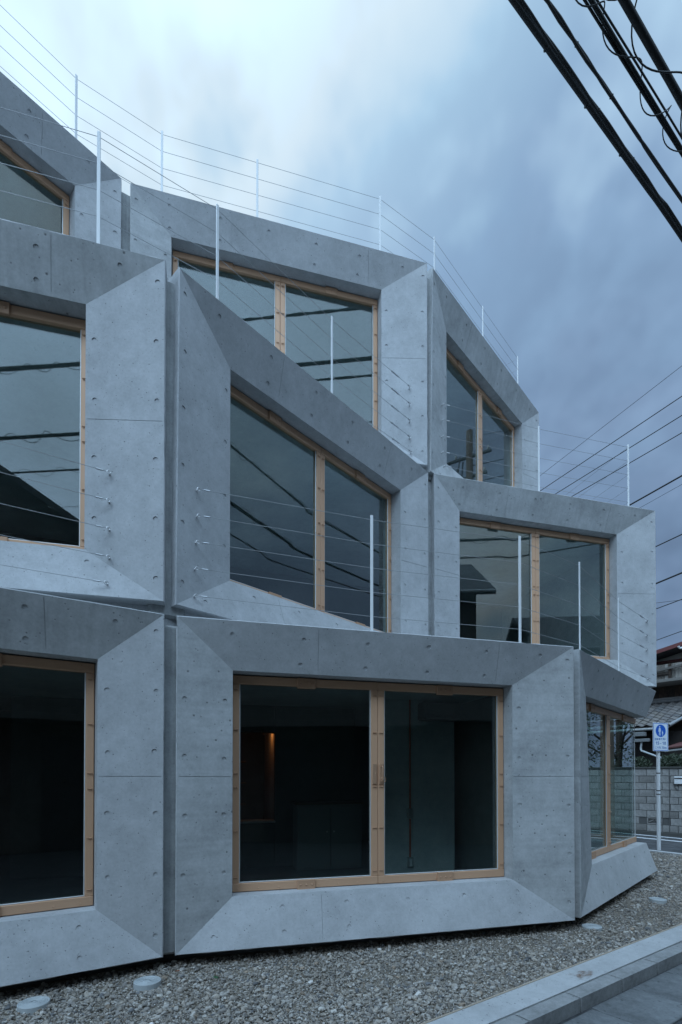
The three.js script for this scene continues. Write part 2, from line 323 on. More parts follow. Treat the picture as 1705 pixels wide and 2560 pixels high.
// grooves between neighbouring frames: a rounded pillar set back behind the joint
function groove(a, b, y0, y1) {
  const p = a.pt(a.s1, 0, 0).add(b.pt(b.s0, 0, 0)).multiplyScalar(0.5), N = a.N.clone().add(b.N).normalize(), D = a.D.clone().add(b.D).normalize();
  const O = p.clone().addScaledVector(N, 0.085 + 0.15).setY((y0 + y1) / 2);
  part('joint_pillar', bbox(0.30, y1 - y0, 0.30, 0.02).applyMatrix4(basis(D, O)), M.groove, bld);
}
const floors = { 1: ['g1', 'g2', 'g3'], 2: ['f1', 'f2', 'f3'], 3: ['t1', 't2', 't3'] }, top = k => Y[k][0] + Y[k][1];
for (const k of [1, 2, 3]) for (const i of [0, 1]) groove(mods[floors[k][i]], mods[floors[k][i + 1]], Y[k][0] - (k > 1 ? 0.10 : 0.02), top(k) - 0.055);

// plan outline of a storey, set back by ins from the street faces
function outline(k, ins, insEnd = ins) {
  const ms = floors[k].map(n => mods[n]), pts = [], f = v => [v.x, v.z];
  pts.push(f(ms[0].pt(ms[0].s0 + insEnd, 0, ins)));
  for (const i of [0, 1]) { const a = ms[i], b = ms[i + 1], p = a.pt(a.s1, 0, 0).add(b.pt(b.s0, 0, 0)).multiplyScalar(0.5), N = a.N.clone().add(b.N).normalize(); pts.push(f(p.addScaledVector(N, ins / N.dot(a.N)))); }
  const e = ms[2], len = k === 2 ? 4.2 : 4.8;
  pts.push(f(e.pt(e.s1 - insEnd, 0, ins)), f(e.pt(e.s1 - insEnd, 0, len)));
  const s = ms[0]; pts.push(f(s.pt(s.s0 + insEnd, 0, k === 1 ? 5.6 : 5.0)));
  return pts;
}
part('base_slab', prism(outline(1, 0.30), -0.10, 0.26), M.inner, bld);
for (const k of [1, 2]) {
  part('floor_slab', prism(outline(k, 0.42, 0.10), top(k) - 0.30, top(k) - 0.025), M.concrete2, bld);
  part('floor_slab', prism(outline(k + 1, 0.11, 0.09), top(k) - 0.11, Y[k + 1][0] + 0.075), M.concrete, bld);
}
part('roof_slab', prism(outline(3, 0.42, 0.10), top(3) - 0.30, top(3) - 0.025), M.concrete2, bld);
// side and back walls
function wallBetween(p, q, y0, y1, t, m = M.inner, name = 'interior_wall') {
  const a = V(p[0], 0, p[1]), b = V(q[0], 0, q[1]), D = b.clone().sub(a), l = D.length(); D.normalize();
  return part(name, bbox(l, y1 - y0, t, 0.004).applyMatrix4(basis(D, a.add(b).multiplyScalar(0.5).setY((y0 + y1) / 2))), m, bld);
}
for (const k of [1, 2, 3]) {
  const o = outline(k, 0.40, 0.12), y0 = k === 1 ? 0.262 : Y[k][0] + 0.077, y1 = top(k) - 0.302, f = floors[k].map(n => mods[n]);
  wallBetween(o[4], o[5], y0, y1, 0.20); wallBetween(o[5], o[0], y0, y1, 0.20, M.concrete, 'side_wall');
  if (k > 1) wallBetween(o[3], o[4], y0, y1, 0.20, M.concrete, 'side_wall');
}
// ground-floor corner: the glass turns the corner without a post
{
  const g = mods.g3, w = sub('window', bld), sx = g.s1 + 0.004;
  const along = (name, e0, e1, y, h, t, m, sOff = 0) => part(name, bbox(e1 - e0, h, t, 0.004).applyMatrix4(basis(g.N, g.pt(sx + sOff, y, (e0 + e1) / 2))), m, w);
  along('bottom_rail', FE + 0.07, 3.0, 0.114 + 0.42 + 0.047, 0.082, 0.05, M.frame); along('head_rail', FE + 0.07, 3.0, top(1) - 0.40 - 0.053, 0.082, 0.05, M.frame);
  along('pane', FE + 0.065, 3.0, (0.114 + 0.42 + top(1) - 0.40) / 2, 1.83, 0.008, M.glass);
  const bb = (name, e0, e1, y0, y1, s0, s1) => part(name, bbox(e1 - e0, y1 - y0, s1 - s0, 0.005).applyMatrix4(basis(g.N, g.pt((s0 + s1) / 2, (y0 + y1) / 2, (e0 + e1) / 2))), M.concrete, bld);
  bb('lintel', T + 0.01, 3.3, top(1) - 0.40, top(1) - 0.004, g.s1 - 0.30, g.s1 - 0.02); bb('sill', T + 0.01, 3.3, 0.12, 0.114 + 0.42, g.s1 - 0.30, g.s1 - 0.02); bb('pier', 3.0, 3.5, 0.536, top(1) - 0.402, g.s1 - 0.30, g.s1 - 0.02);
  wallBetween([g.pt(g.s1 - 0.15, 0, 3.5).x, g.pt(g.s1 - 0.15, 0, 3.5).z], [g.pt(g.s1 - 0.15, 0, 4.8).x, g.pt(g.s1 - 0.15, 0, 4.8).z], 0.262, top(1) - 0.302, 0.2, M.concrete, 'side_wall');
}
// rooms seen through the ground-floor glass
{
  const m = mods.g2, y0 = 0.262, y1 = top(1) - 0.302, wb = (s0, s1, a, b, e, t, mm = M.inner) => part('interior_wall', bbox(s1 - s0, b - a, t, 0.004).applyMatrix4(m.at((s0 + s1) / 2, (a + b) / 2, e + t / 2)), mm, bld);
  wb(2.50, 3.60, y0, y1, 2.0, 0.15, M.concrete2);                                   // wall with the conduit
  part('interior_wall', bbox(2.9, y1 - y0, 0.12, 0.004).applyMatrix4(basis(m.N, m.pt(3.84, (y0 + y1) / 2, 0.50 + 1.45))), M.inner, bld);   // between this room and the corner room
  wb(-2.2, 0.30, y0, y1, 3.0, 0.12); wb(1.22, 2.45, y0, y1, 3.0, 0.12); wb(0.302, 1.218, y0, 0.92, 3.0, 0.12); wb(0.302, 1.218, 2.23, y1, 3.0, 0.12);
  part('interior_wall', bbox(1.3, y1 - y0, 0.12, 0.004).applyMatrix4(basis(m.N, m.pt(1.29, (y0 + y1) / 2, 3.125 + 0.65))), M.concrete2, bld);
  part('window_ledge', bbox(0.915, 0.03, 0.30, 0.004).applyMatrix4(m.at(0.76, 0.937, 3.06)), M.concrete2, bld);
  // warm lamp in the room behind
  const lp = m.pt(1.10, 2.28, 3.40), lamp = thing('wall_lamp', 'small orange glowing lamp on the wall of the dark back room', 'lamp', lp.toArray());
  part('bulb', new THREE.SphereGeometry(0.028, 14, 10).translate(lp.x, lp.y, lp.z), new THREE.MeshStandardMaterial({ color: 0x221100, emissive: new THREE.Color().setRGB(1.0, 0.28, 0.06), emissiveIntensity: 2 }), lamp);
  part('socket', [new THREE.CylinderGeometry(0.02, 0.026, 0.06, 12).translate(lp.x, lp.y + 0.055, lp.z), tube([lp.clone().setY(lp.y + 0.08), lp.clone().setY(y1)], 0.006, 6)], M.gasket, lamp);
  const pl = new THREE.PointLight(new THREE.Color().setRGB(1.0, 0.28, 0.07), 0.08, 0, 2); pl.position.copy(lp).sub(lamp.position); pl.castShadow = true; lamp.add(pl);
  // conduit with switch and socket boxes
  const cd = thing('electrical_conduit', 'thin orange conduit with switch and socket box on interior concrete wall', 'conduit', m.pt(2.92, y0, 1.97).toArray());
  const or = std([0.42, 0.075, 0.03], 0.5);
  part('pipe', [tube([m.pt(2.92, y1, 1.975), m.pt(2.92, 1.16, 1.975)], 0.012, 8), tube([m.pt(2.92, 1.02, 1.975), m.pt(2.92, 0.50, 1.975)], 0.012, 8)], or, cd);
  part('switch_box', bbox(0.075, 0.13, 0.045, 0.006).applyMatrix4(m.at(2.92, 1.09, 1.976)), M.steel, cd);
  part('socket_box', bbox(0.085, 0.13, 0.045, 0.006).applyMatrix4(m.at(2.92, 0.43, 1.976)), M.steel, cd);
  part('socket_plate', bbox(0.03, 0.09, 0.01, 0.003).applyMatrix4(m.at(2.92, 0.43, 1.948)), M.white, cd);
  const cb = thing('cabinet', 'grey storage cabinet standing in the dark ground floor room', 'cabinet', m.pt(1.95, y0, 2.7).toArray()), cg = std([0.20, 0.21, 0.21], 0.6);
  part('carcass', bbox(0.95, 0.92, 0.36, 0.006).applyMatrix4(m.at(1.95, y0 + 0.47, 2.76)), cg, cb); part('top_board', bbox(1.0, 0.03, 0.42, 0.004).applyMatrix4(m.at(1.95, y0 + 0.948, 2.76)), std([0.12, 0.09, 0.06], 0.5), cb);
  for (const k of [-1, 1]) { part('door', bbox(0.455, 0.84, 0.018, 0.004).applyMatrix4(m.at(1.95 + k * 0.235, y0 + 0.47, 2.567)), cg, cb); part('knob', new THREE.SphereGeometry(0.012, 10, 8).applyMatrix4(m.at(1.95 + k * 0.05, y0 + 0.55, 2.55)), M.steel, cb); }
  const sh = thing('shelf_unit', 'small wall shelf with red boxes in the back room', 'shelf', m.pt(0.35, 1.1, 4.3).toArray());
  for (const y of [1.12, 1.48, 1.84]) part('board', bbox(0.9, 0.025, 0.28, 0.004).applyMatrix4(m.at(0.45, y, 4.35)), std([0.16, 0.12, 0.08], 0.6), sh);
  for (let i = 0; i < 4; i++) single('red_box', bbox(0.24, 0.055, 0.22, 0.006).applyMatrix4(m.at(0.62 + rr(-0.02, 0.02), 1.52 + i * 0.058, 4.34)), std([0.30, 0.03, 0.025], 0.5), ['lowest flat red box of the pile on the back room shelf', 'second flat red box above the shelf board in the back room pile', 'flat red box directly under the topmost one on the back room shelf', 'topmost flat red box of the pile on the back room shelf'][i], 'box', 'red boxes piled on the shelf');
  const ac = thing('air_conditioner', 'dark box-shaped air conditioner hung under the interior ceiling', 'air conditioner', m.pt(3.45, 2.25, 1.8).toArray());
  part('casing', bbox(0.55, 0.24, 0.22, 0.02).applyMatrix4(m.at(3.30, 2.47, 1.86)), std([0.03, 0.03, 0.03], 0.6), ac); part('louvre', bbox(0.48, 0.05, 0.02, 0.004).applyMatrix4(m.at(3.30, 2.385, 1.742)), std([0.05, 0.05, 0.05], 0.5), ac);
}

// ---------------------------------------------------------------- wire railings
function eyeAnchor(p, out, parent) {
  const q = p.clone().addScaledVector(out, 0.035);
  part('eye_bolt', [tube([p.clone().addScaledVector(out, -0.01), p.clone().addScaledVector(out, 0.018)], 0.006, 7), new THREE.SphereGeometry(0.010, 8, 6).translate(...p.clone().addScaledVector(out, 0.004).toArray()), new THREE.TorusGeometry(0.014, 0.004, 6, 12).rotateY(0.6).translate(q.x, q.y, q.z)], M.steel, parent);
  return q;
}
function ferrule(a, b, at, len, r, parent, name) { const d = b.clone().sub(a).normalize(), p = a.clone().addScaledVector(d, at); part(name, tube([p, p.clone().addScaledVector(d, len)], r, 8), M.steel, parent); }
function railing(label, posts, h, startAnchors, endAnchors, turnAt) {      // posts: [{p: base point, D: wall direction}]
  const base = posts.length ? posts[0].p : startAnchors[0][0];
  const g = thing('wire_railing', label, 'railing', base.toArray(), 'wire railings on the terraces');
  for (const { p, D } of posts) part('post', bbox(0.028, h + 0.03, 0.012, 0.002).applyMatrix4(basis(D, p.clone().setY(p.y + (h + 0.03) / 2 - 0.03))), M.white, g);
  for (let i = 0; i < 5; i++) {
    const dy = h - 0.045 - i * 0.235 * h / 1.19, pts = posts.map(({ p, D, off = 0 }) => p.clone().setY(p.y + dy));
    if (startAnchors) { const q = eyeAnchor(startAnchors[i][0], startAnchors[i][1], g); ferrule(q, pts[0], 0.045, 0.05, 0.007, g, 'ferrule'); pts.unshift(q); }
    if (endAnchors) { const q = eyeAnchor(endAnchors[i][0], endAnchors[i][1], g); const l = pts[pts.length - 1]; ferrule(q, l, 0.02, 0.025, 0.009, g, 'ferrule'); ferrule(q, l, 0.26, 0.14, 0.010, g, 'turnbuckle'); pts.push(q); }
    if (turnAt) ferrule(pts[turnAt], pts[turnAt + 1], 1.6, 0.16, 0.010, g, 'turnbuckle');
    part('wire', polyTube(pts, 0.0024, 5), M.wire, g);
  }
  return g;
}
const P = (k, s, ins, yTop) => ({ p: mods[k].pt(s, yTop, ins), D: mods[k].D });
const anch = (list, n) => list.map(a => [V(...a), n]);
const out = k => mods[k].N.clone().negate();
const A3 = [[0.961, 7.066, -7.09], [0.961, 6.825, -7.09], [0.961, 6.588, -7.09], [0.96, 6.355, -7.09], [0.977, 6.144, -7.091]];
const A2B = [[-1.282, 4.131, -4.471], [-1.281, 3.897, -4.472], [-1.286, 3.659, -4.464], [-1.291, 3.421, -4.455], [-1.295, 3.177, -4.446]];
const A2L = [[-1.921, 4.103, -4.179], [-1.923, 3.869, -4.179], [-1.921, 3.635, -4.179], [-1.92, 3.402, -4.179], [-1.91, 3.166, -4.121]];
const A3B = [[1.514, 7.168, -7.554], [1.513, 6.931, -7.553], [1.512, 6.685, -7.551], [1.511, 6.444, -7.55], [1.544, 6.259, -7.591]];
const A2A = [[4.961, 4.108, -8.214], [4.959, 3.873, -8.214], [4.957, 3.641, -8.214], [4.956, 3.407, -8.214], [4.973, 3.171, -8.215]];
const yR = top(3) - 0.0, y2 = top(2), y1t = top(1);
const ret3 = mods.t3.pt(3.60, yR, 2.6), ret2 = mods.f3.pt(3.55, y2, 2.8);
railing('white post and wire railing along the topmost roof edge', [P('t1', -3.6, 0.3, yR), P('t1', -2.0, 0.3, yR), P('t1', -0.41, 0.3, yR), P('t2', 0.33, 0.3, yR), P('t2', 1.56, 0.3, yR), P('t2', 3.32, 0.3, yR), P('t3', 0.56, 0.3, yR), P('t3', 2.15, 0.3, yR), P('t3', 3.62, 0.3, yR), { p: ret3, D: mods.t3.N }], 1.13);
railing('white post and wire railing of the second storey terrace ending on an upper window pier', [P('f1', -3.6, 0.2, y2), P('f1', -2.1, 0.2, y2), P('f1', -0.55, 0.2, y2), P('f2', 0.53, 0.2, y2), P('f2', 2.13, 0.2, y2)], 1.16, null, anch(A3, out('t2')));
railing('white post and wire railing around the corner terrace below the narrow upper window', [P('f3', 1.87, 0.2, y2), P('f3', 3.58, 0.2, y2), { p: ret2, D: mods.f3.N }], 1.16, anch(A3B, out('t3')), null, 2);
railing('white post and wire railing above the ground floor door, strung between two window piers', [P('g2', 1.78, 0.2, y1t), P('g2', 3.42, 0.2, y1t), P('g3', 0.62, 0.2, y1t), P('g3', 2.27, 0.2, y1t)], 1.19, anch(A2B, out('f2')), anch(A2A, out('f3')));
railing('wire railing anchored on the bright pier beside the tall second storey window', [P('g1', -2.6, 0.2, y1t), P('g1', -3.7, 0.2, y1t)], 1.19, anch(A2L, out('f1')), null);

// ---------------------------------------------------------------- ground, kerb and street
const SY = 35 * Math.PI / 180, U = V(Math.cos(SY), 0, -Math.sin(SY)), NV = V(Math.sin(SY), 0, Math.cos(SY));     // along the street; away from the building
const st = (u, n, y = 0) => U.clone().multiplyScalar(u).addScaledVector(NV, n).setY(y), s2 = (u, n) => { const q = st(u, n); return [q.x, q.z]; };
const U2 = V(0.55, 0, 0.835).normalize(), N2 = V(0.835, 0, -0.55).normalize(), C2 = V(6.75, 0, -10.56);           // along the side street; away from the lot
const sd = (u, n, y = 0) => C2.clone().addScaledVector(U2, u).addScaledVector(N2, n).setY(y), sd2 = (u, n) => { const q = sd(u, n); return [q.x, q.z]; };
struct('road', prism([[-150, -150], [150, -150], [150, 150], [-150, 150]], -0.6, -0.095), M.asphalt);
const cornerU = 2.40;                                                     // side-street distance at which the two kerbs meet
struct('lot_ground', prism([s2(-14, -2.405), sd2(cornerU, -0.02), sd2(-14, -0.02), s2(-14, -24)], -0.5, -0.022), M.soil);
const pav = struct('pavement_strip', prism([s2(-14, -2.40), s2(7.9, -2.40), s2(7.9, -2.157), s2(-14, -2.157)], -0.4, 0.0), M.pave);
part('edging_board', bbox(22, 0.06, 0.012, 0.003).applyMatrix4(basis(U, st(-3, -2.392, -0.022))), std([0.40, 0.33, 0.26], 0.8), pav);
{
  const N = 128, rust = tex(N, N, (u, v) => { const r = Math.hypot((u - 0.5) * 2, (v - 0.5) * 2.2), q = Math.max(0, Math.min(1, 1.05 - r + 0.9 * pnoise(u, v, 5, 3, 4) - 0.35)) * Math.max(0, Math.min(1, (0.98 - r) * 5)); return q * (0.8 + 0.6 * pnoise(u, v, 24, 8, 2)); }, { srgb: false });
  part('rust_stain', new THREE.PlaneGeometry(0.42, 0.20).rotateX(-Math.PI / 2).applyMatrix4(basis(U, V(1.94, 0.0045, -4.10))), new THREE.MeshStandardMaterial({ color: new THREE.Color().setRGB(0.20, 0.095, 0.04), roughness: 0.95, alphaMap: rust, transparent: true }), pav);
}
{
  const kb = struct('kerb', bbox(22, 0.2, 0.08, 0.01).applyMatrix4(basis(U, st(-3, -2.11, -0.20))), M.kerb);
  const prof = (len) => { const sh = new THREE.Shape(); sh.moveTo(-0.07, -0.3); sh.lineTo(0.075, -0.3); sh.lineTo(0.068, -0.035); sh.quadraticCurveTo(0.065, 0.003, 0.03, 0.003); sh.lineTo(-0.07, 0.003); return new THREE.ExtrudeGeometry(sh, { depth: len, bevelEnabled: true, bevelThickness: 0.004, bevelSize: 0.003, bevelSegments: 1, curveSegments: 5 }).translate(0, 0, -len / 2).rotateY(Math.PI / 2).scale(1, 1, 1); };
  const kg = prof(0.575);
  for (let i = -10; i < 15; i++) part('kerb_stone', kg, M.kerb, kb, basis(U, st(i * 0.6 + 0.21, -2.085, rr(-0.003, 0.002))));
  const gt = struct('gutter', bbox(22, 0.1, 0.44, 0.01).applyMatrix4(basis(U, st(-3, -1.78, -0.16))), M.soil), gg = bbox(0.593, 0.06, 0.455, 0.005);
  for (let i = -10; i < 15; i++) part('gutter_slab', gg, M.gutter, gt, basis(U, st(i * 0.6 + 0.33, -1.777, -0.117 + rr(-0.002, 0.002))).multiply(new THREE.Matrix4().makeRotationX(-0.03)));
  // side street: pale edge strip and painted lines
  const k2 = struct('kerb', prism([sd2(cornerU, 0), sd2(cornerU, 0.16), sd2(-16, 0.16), sd2(-16, 0)], -0.4, 0.01), M.pave);
  for (const [n, w] of [[3.0, 0.13], [3.72, 0.12]]) struct('road_marking', prism([sd2(6, n), sd2(6, n + w), sd2(-26, n + w), sd2(-26, n)], -0.097, -0.0905), std([0.62, 0.64, 0.66], 0.8));
}
// loose stones
{
  const g = new THREE.IcosahedronGeometry(1, 1), p = g.attributes.position;
  for (let i = 0; i < p.count; i++) { const v = V(p.getX(i), p.getY(i), p.getZ(i)), k = 1 + 0.55 * noise.noise(v.x * 1.3 + 4, v.y * 1.3, v.z * 1.3); p.setXYZ(i, v.x * k, v.y * k * 0.72, v.z * k * 0.86); }
  g.computeVertexNormals();
  const fac = [outline(1, 0.22)][0], inPoly = (x, z, poly) => { let c = false; for (let i = 0, j = poly.length - 1; i < poly.length; j = i++) { const [a, b] = poly[i], [d, e] = poly[j]; if ((b > z) !== (e > z) && x < (d - a) * (z - b) / (e - b) + a) c = !c; } return c; };
  const mats = [], cols = [], m4 = new THREE.Matrix4(), q4 = new THREE.Quaternion(), e3 = new THREE.Euler(); seed = 4711;
  const pal = [[0.28, 0.25, 0.215], [0.31, 0.29, 0.265], [0.20, 0.185, 0.17], [0.36, 0.34, 0.31], [0.12, 0.122, 0.125], [0.25, 0.20, 0.155], [0.48, 0.465, 0.44]];
  const want = 165000; let tries = 0;
  while (mats.length < want && tries++ < 1300000) {
    const d = 2.4 + 12 * Math.pow(R(), 1.35), x = rr(-0.72, 0.74) * d, z = -d;
    const n = x * NV.x + z * NV.z, w2 = (x - C2.x) * N2.x + (z - C2.z) * N2.z;
    if (n > -2.415 || w2 > -0.03 || d < 2.6 || inPoly(x, z, fac)) continue;
    const near = d < 6.5 ? 0.72 : 1.0, big = R(), s = near * (big < 0.03 ? rr(0.018, 0.032) : big < 0.22 ? rr(0.009, 0.016) : rr(0.004, 0.009)), lumps = 0.010 * fbm(x * 1.6, 0.5, z * 1.6, 3);
    e3.set(rr(-0.5, 0.5), rr(0, 6.3), rr(-0.5, 0.5));
    m4.compose(V(x, -0.014 + s * 0.25 + lumps + rr(0, 0.006), z), q4.setFromEuler(e3), V(s * rr(0.8, 1.3), s * rr(0.7, 1.1), s)); mats.push(m4.clone());
    const c = pal[Math.floor(R() * R() * 7)], k = rr(0.7, 1.42); cols.push(new THREE.Color().setRGB(c[0] * k, c[1] * k, c[2] * k));
  }
  const im = new THREE.InstancedMesh(g, std([1, 1, 1], 0.93), mats.length); im.name = 'gravel';
  mats.forEach((m, i) => { im.setMatrixAt(i, m); im.setColorAt(i, cols[i]); });
  im.userData = { kind: 'stuff', label: 'grey and beige gravel between the building and the pavement', category: 'gravel' }; shade(im); scene.add(im);
}
// round inspection covers
{
  const prof = [[0, 0.030]]; for (let r = 0.012; r < 0.09; r += 0.012) prof.push([r, 0.030], [r + 0.003, 0.0265], [r + 0.007, 0.0265], [r + 0.009, 0.030]);
  prof.push([0.096, 0.030], [0.1, 0.026], [0.1, -0.03]);
  const g = new THREE.LatheGeometry(prof.map(([x, y]) => new THREE.Vector2(x, y)), 36).toNonIndexed(); g.computeVertexNormals();
  const hub = new THREE.TorusGeometry(0.02, 0.003, 5, 16).rotateX(Math.PI / 2).translate(0, 0.031, 0);
  const L = ['pale round drain cover in gravel below a sill, farthest from the blue sign', 'pale round drain cover in gravel below the dark joint between two ground floor frames', 'pale round drain cover half sunk beside the convex corner of the ground floor', 'pale round drain cover in open gravel near the blue sign'];
  const first = thing('drain_cover', L[0], 'drain cover', [-2.136, 0, -3.547], 'round drain covers in the gravel');
  const mm = std([0.40, 0.43, 0.44], 0.65);
  for (const [n, q] of [['lid', g], ['grip_ring', hub]]) { const o = shade(new THREE.Mesh(q, mm)); o.name = n; first.add(o); }
  [[-1.484, -3.909, 0.004], [2.658, -5.396, -0.018], [4.061, -6.523, -0.004]].forEach(([x, z, y], i) => { const o = first.clone(); o.name = numbered('drain_cover'); o.position.set(x, y, z); o.rotation.set(rr(-0.03, 0.03), rr(0, 6), rr(-0.03, 0.03)); o.userData = { ...first.userData, label: L[i + 1] }; scene.add(o); });
}
// fallen leaves
{
  const leaf = (x, z, s, rgb, label, rot) => {
    const sh = new THREE.Shape(); sh.moveTo(0, -1); sh.bezierCurveTo(0.9, -0.5, 0.7, 0.6, 0, 1.1); sh.bezierCurveTo(-0.7, 0.6, -0.9, -0.5, 0, -1);
    const g = new THREE.ShapeGeometry(sh, 6); const p = g.attributes.position; for (let i = 0; i < p.count; i++) p.setZ(i, 0.35 * Math.abs(p.getX(i)) + 0.12 * p.getY(i) ** 2);
    g.computeVertexNormals(); g.scale(s, s, s).rotateX(-Math.PI / 2).rotateY(rot).translate(x, 0.022, z);
    single('fallen_leaf', g, std(rgb, 0.6), label, 'leaf', 'leaves lying on the gravel');
  };
  leaf(-0.979, -3.986, 0.028, [0.02, 0.085, 0.03], 'small green leaf lying on the gravel', 0.9);
  leaf(-1.32, -4.12, 0.020, [0.19, 0.06, 0.025], 'small reddish brown leaf lying next to the drain cover below the joint', 2.2);
}

// ---------------------------------------------------------------- overhead cables and utility pole
const poleU = 15.4, poleN = -3.3, poleP = st(poleU, poleN);
const bundle = (name, label, n, H, strands, wrap, u0 = -30) => {
  const g = thing(name, label, 'cable', st(u0, n, H).toArray(), 'cables strung over the street');
  const path = (dn, dy, ph, tw) => { const q = []; for (let u = u0; u <= 8.01; u += 0.5) q.push(st(u, n + dn * Math.cos(u * tw + ph) , H + dy * Math.sin(u * tw + ph) + 0.0009 * (u - 3) * (u - 3) * 0.4)); q.push(st(11.7, (n + poleN) / 2, H + 0.04), st(poleU, poleN + 0.12 * Math.sign(n - poleN + 0.01), H + 0.1)); return q; };
  for (const [r, dn, dy, ph, tw] of strands) part('strand', tube(path(dn, dy, ph, tw), r, 8, 3), M.cable, g);
  if (wrap) {
    const [rad, pitch, th] = wrap, q = []; for (let u = u0; u <= 8; u += pitch / 20) { const t = u / pitch * 2 * Math.PI, k = rad * (0.75 + 0.5 * noise.noise(u * 0.9, n, 2.2)); q.push(st(u + 0.10 * pitch * Math.sin(t * 0.5), n + k * Math.cos(t), H - 0.012 + k * Math.sin(t) + 0.00036 * (u - 3) * (u - 3))); }
    part('lashing_wire', tube(q, th, 5, 1), M.cable, g);
  }
  for (let u = -4.1; u < 7; u += 0.83) if (!wrap) part('cable_tie', new THREE.TorusGeometry(strands[0][0] + 0.004, 0.006, 5, 12).applyMatrix4(basis(NV, st(u, n, H + 0.00036 * (u - 3) ** 2))), M.cable, g);
  return g;
};
bundle('power_cable', 'thick black overhead cable with ties, running above another twisted one', -3.21, 9.67, [[0.034, 0, 0, 0, 0]]);
bundle('power_cable', 'black twisted overhead cable hugging the thick tied cable', -3.08, 9.44, [[0.016, 0.010, 0.010, 0, 9], [0.015, 0.010, 0.010, Math.PI, 9]], null);
bundle('power_cable', 'single loosely twisted black cable beside the tied pair overhead', -3.34, 10.55, [[0.019, 0.011, 0.011, 0, 7], [0.018, 0.011, 0.011, Math.PI, 7]], null);
bundle('telephone_cable', 'bundle of black cables with thin looping lashing wire overhead', -2.03, 7.57, [[0.017, 0.008, 0.012, 0, 0.6], [0.010, 0.030, 0.020, 2.1, 0.35], [0.008, 0.030, 0.034, 4.0, 0.5]], [0.075, 0.55, 0.005]);
bundle('telephone_cable', 'thickest black overhead cable with wide looping lashing wire', -1.65, 6.82, [[0.026, 0, 0, 0, 0], [0.012, 0.034, 0.03, 1, 0.3]], [0.10, 0.70, 0.0055]);
bundle('telephone_cable', 'thin black cable with small lashing loops mirrored in the windows', -0.9, 6.75, [[0.015, 0, 0, 0, 0]], [0.07, 0.8, 0.0035]);
{
  const ends = [[10.85, 13.37, -11.54, 6.13, 13.87, -26, 0.007, 'faint thin wire rising steeply behind the corner terrace railing'], [10.84, 12.34, -11.54, 6.13, 13.52, -26, 0.014, 'topmost of three parallel black wires behind the corner terrace'], [10.83, 11.75, -11.54, 6.13, 13.07, -26, 0.014, 'middle one of three parallel black wires behind the corner terrace'], [10.83, 11.22, -11.54, 6.13, 12.66, -26, 0.014, 'lowest of three parallel black wires behind the corner terrace'],
    [10.81, 10.17, -11.54, 6.13, 10.63, -26, 0.026, 'thick black wire passing behind the last white terrace post'], [10.81, 9.96, -11.54, 6.12, 10.22, -26, 0.006, 'hair-thin wire just under the thick wire behind the terrace'], [10.80, 8.54, -11.54, 6.12, 8.66, -26, 0.018, 'black wire running behind the top of the last concrete frame'], [10.78, 7.49, -11.54, 6.12, 7.29, -26, 0.026, 'thick twisted wire between concrete frame and sky, above the forked wires'], [10.76, 5.97, -11.54, 6.12, 9.31, -26, 0.006, 'thin upper wire of the forked pair above the red roof'], [10.77, 6.74, -11.54, 6.11, 6.45, -26, 0.013, 'lower wire of the forked pair above the red roof'], [10.76, 5.98, -11.54, 6.11, 4.93, -26, 0.011, 'lowest thin wire just above the red edged roof']];
  for (const [a, b, c, d, e, f, r, label] of ends) { const p = V(a, b, c), q = V(d, e, f), mid = []; for (let i = 0; i <= 16; i++) mid.push(p.clone().lerp(q, i / 16)); single('side_wire', tube(mid, r, 6, 1), M.cable2, label, 'wire', 'wires crossing the side street'); }
}
{
  const g = thing('utility_pole', 'tall utility pole with crossarms and insulators, mirrored in the narrow upper window', 'utility pole', poleP.toArray());
  const at = (du, y, dn) => st(poleU + du, poleN + dn, y);
  part('pole', new THREE.CylinderGeometry(0.11, 0.19, 13.6, 20).translate(poleP.x, 6.7, poleP.z), std([0.20, 0.155, 0.12], 0.9), g);
  const dark = std([0.06, 0.07, 0.07], 0.6), por = std([0.55, 0.55, 0.52], 0.25);
  for (const [y, l] of [[12.6, 1.9], [11.9, 1.6], [9.6, 1.8]]) {
    part('crossarm', bbox(l, 0.08, 0.08, 0.006).applyMatrix4(basis(NV, at(0, y, 0.2))), dark, g);
    for (let k = -1.5; k <= 1.5; k++) part('insulator', new THREE.LatheGeometry([[0, 0], [0.05, 0.01], [0.03, 0.05], [0.055, 0.07], [0.03, 0.11], [0.045, 0.13], [0, 0.17]].map(q => new THREE.Vector2(...q)), 12).translate(...at(0, y + 0.04, 0.2 + k * l / 3.4).toArray()), por, g);
  }
  part('transformer', [new THREE.CylinderGeometry(0.27, 0.27, 0.85, 20).translate(...at(0.42, 10.7, 0).toArray()), new THREE.CylinderGeometry(0.29, 0.27, 0.06, 20).translate(...at(0.42, 11.15, 0).toArray()), bbox(0.5, 0.08, 0.1, 0.01).applyMatrix4(basis(U, at(0.2, 10.6, 0)))], std([0.30, 0.32, 0.33], 0.5), g);
  for (let i = 0; i < 9; i++) { const a = at(0, 12.7 - i * 0.2, rr(-0.7, 0.9)), b = at(rr(-0.3, 0.5), 9.8 + rr(0, 0.6), rr(-0.6, 0.8)), c = a.clone().lerp(b, 0.5).add(V(rr(-0.5, 0.5), -0.5, rr(-0.5, 0.5))); part('jumper_cable', tube([a, c, b], 0.02, 6, 8), M.cable, g); }
}

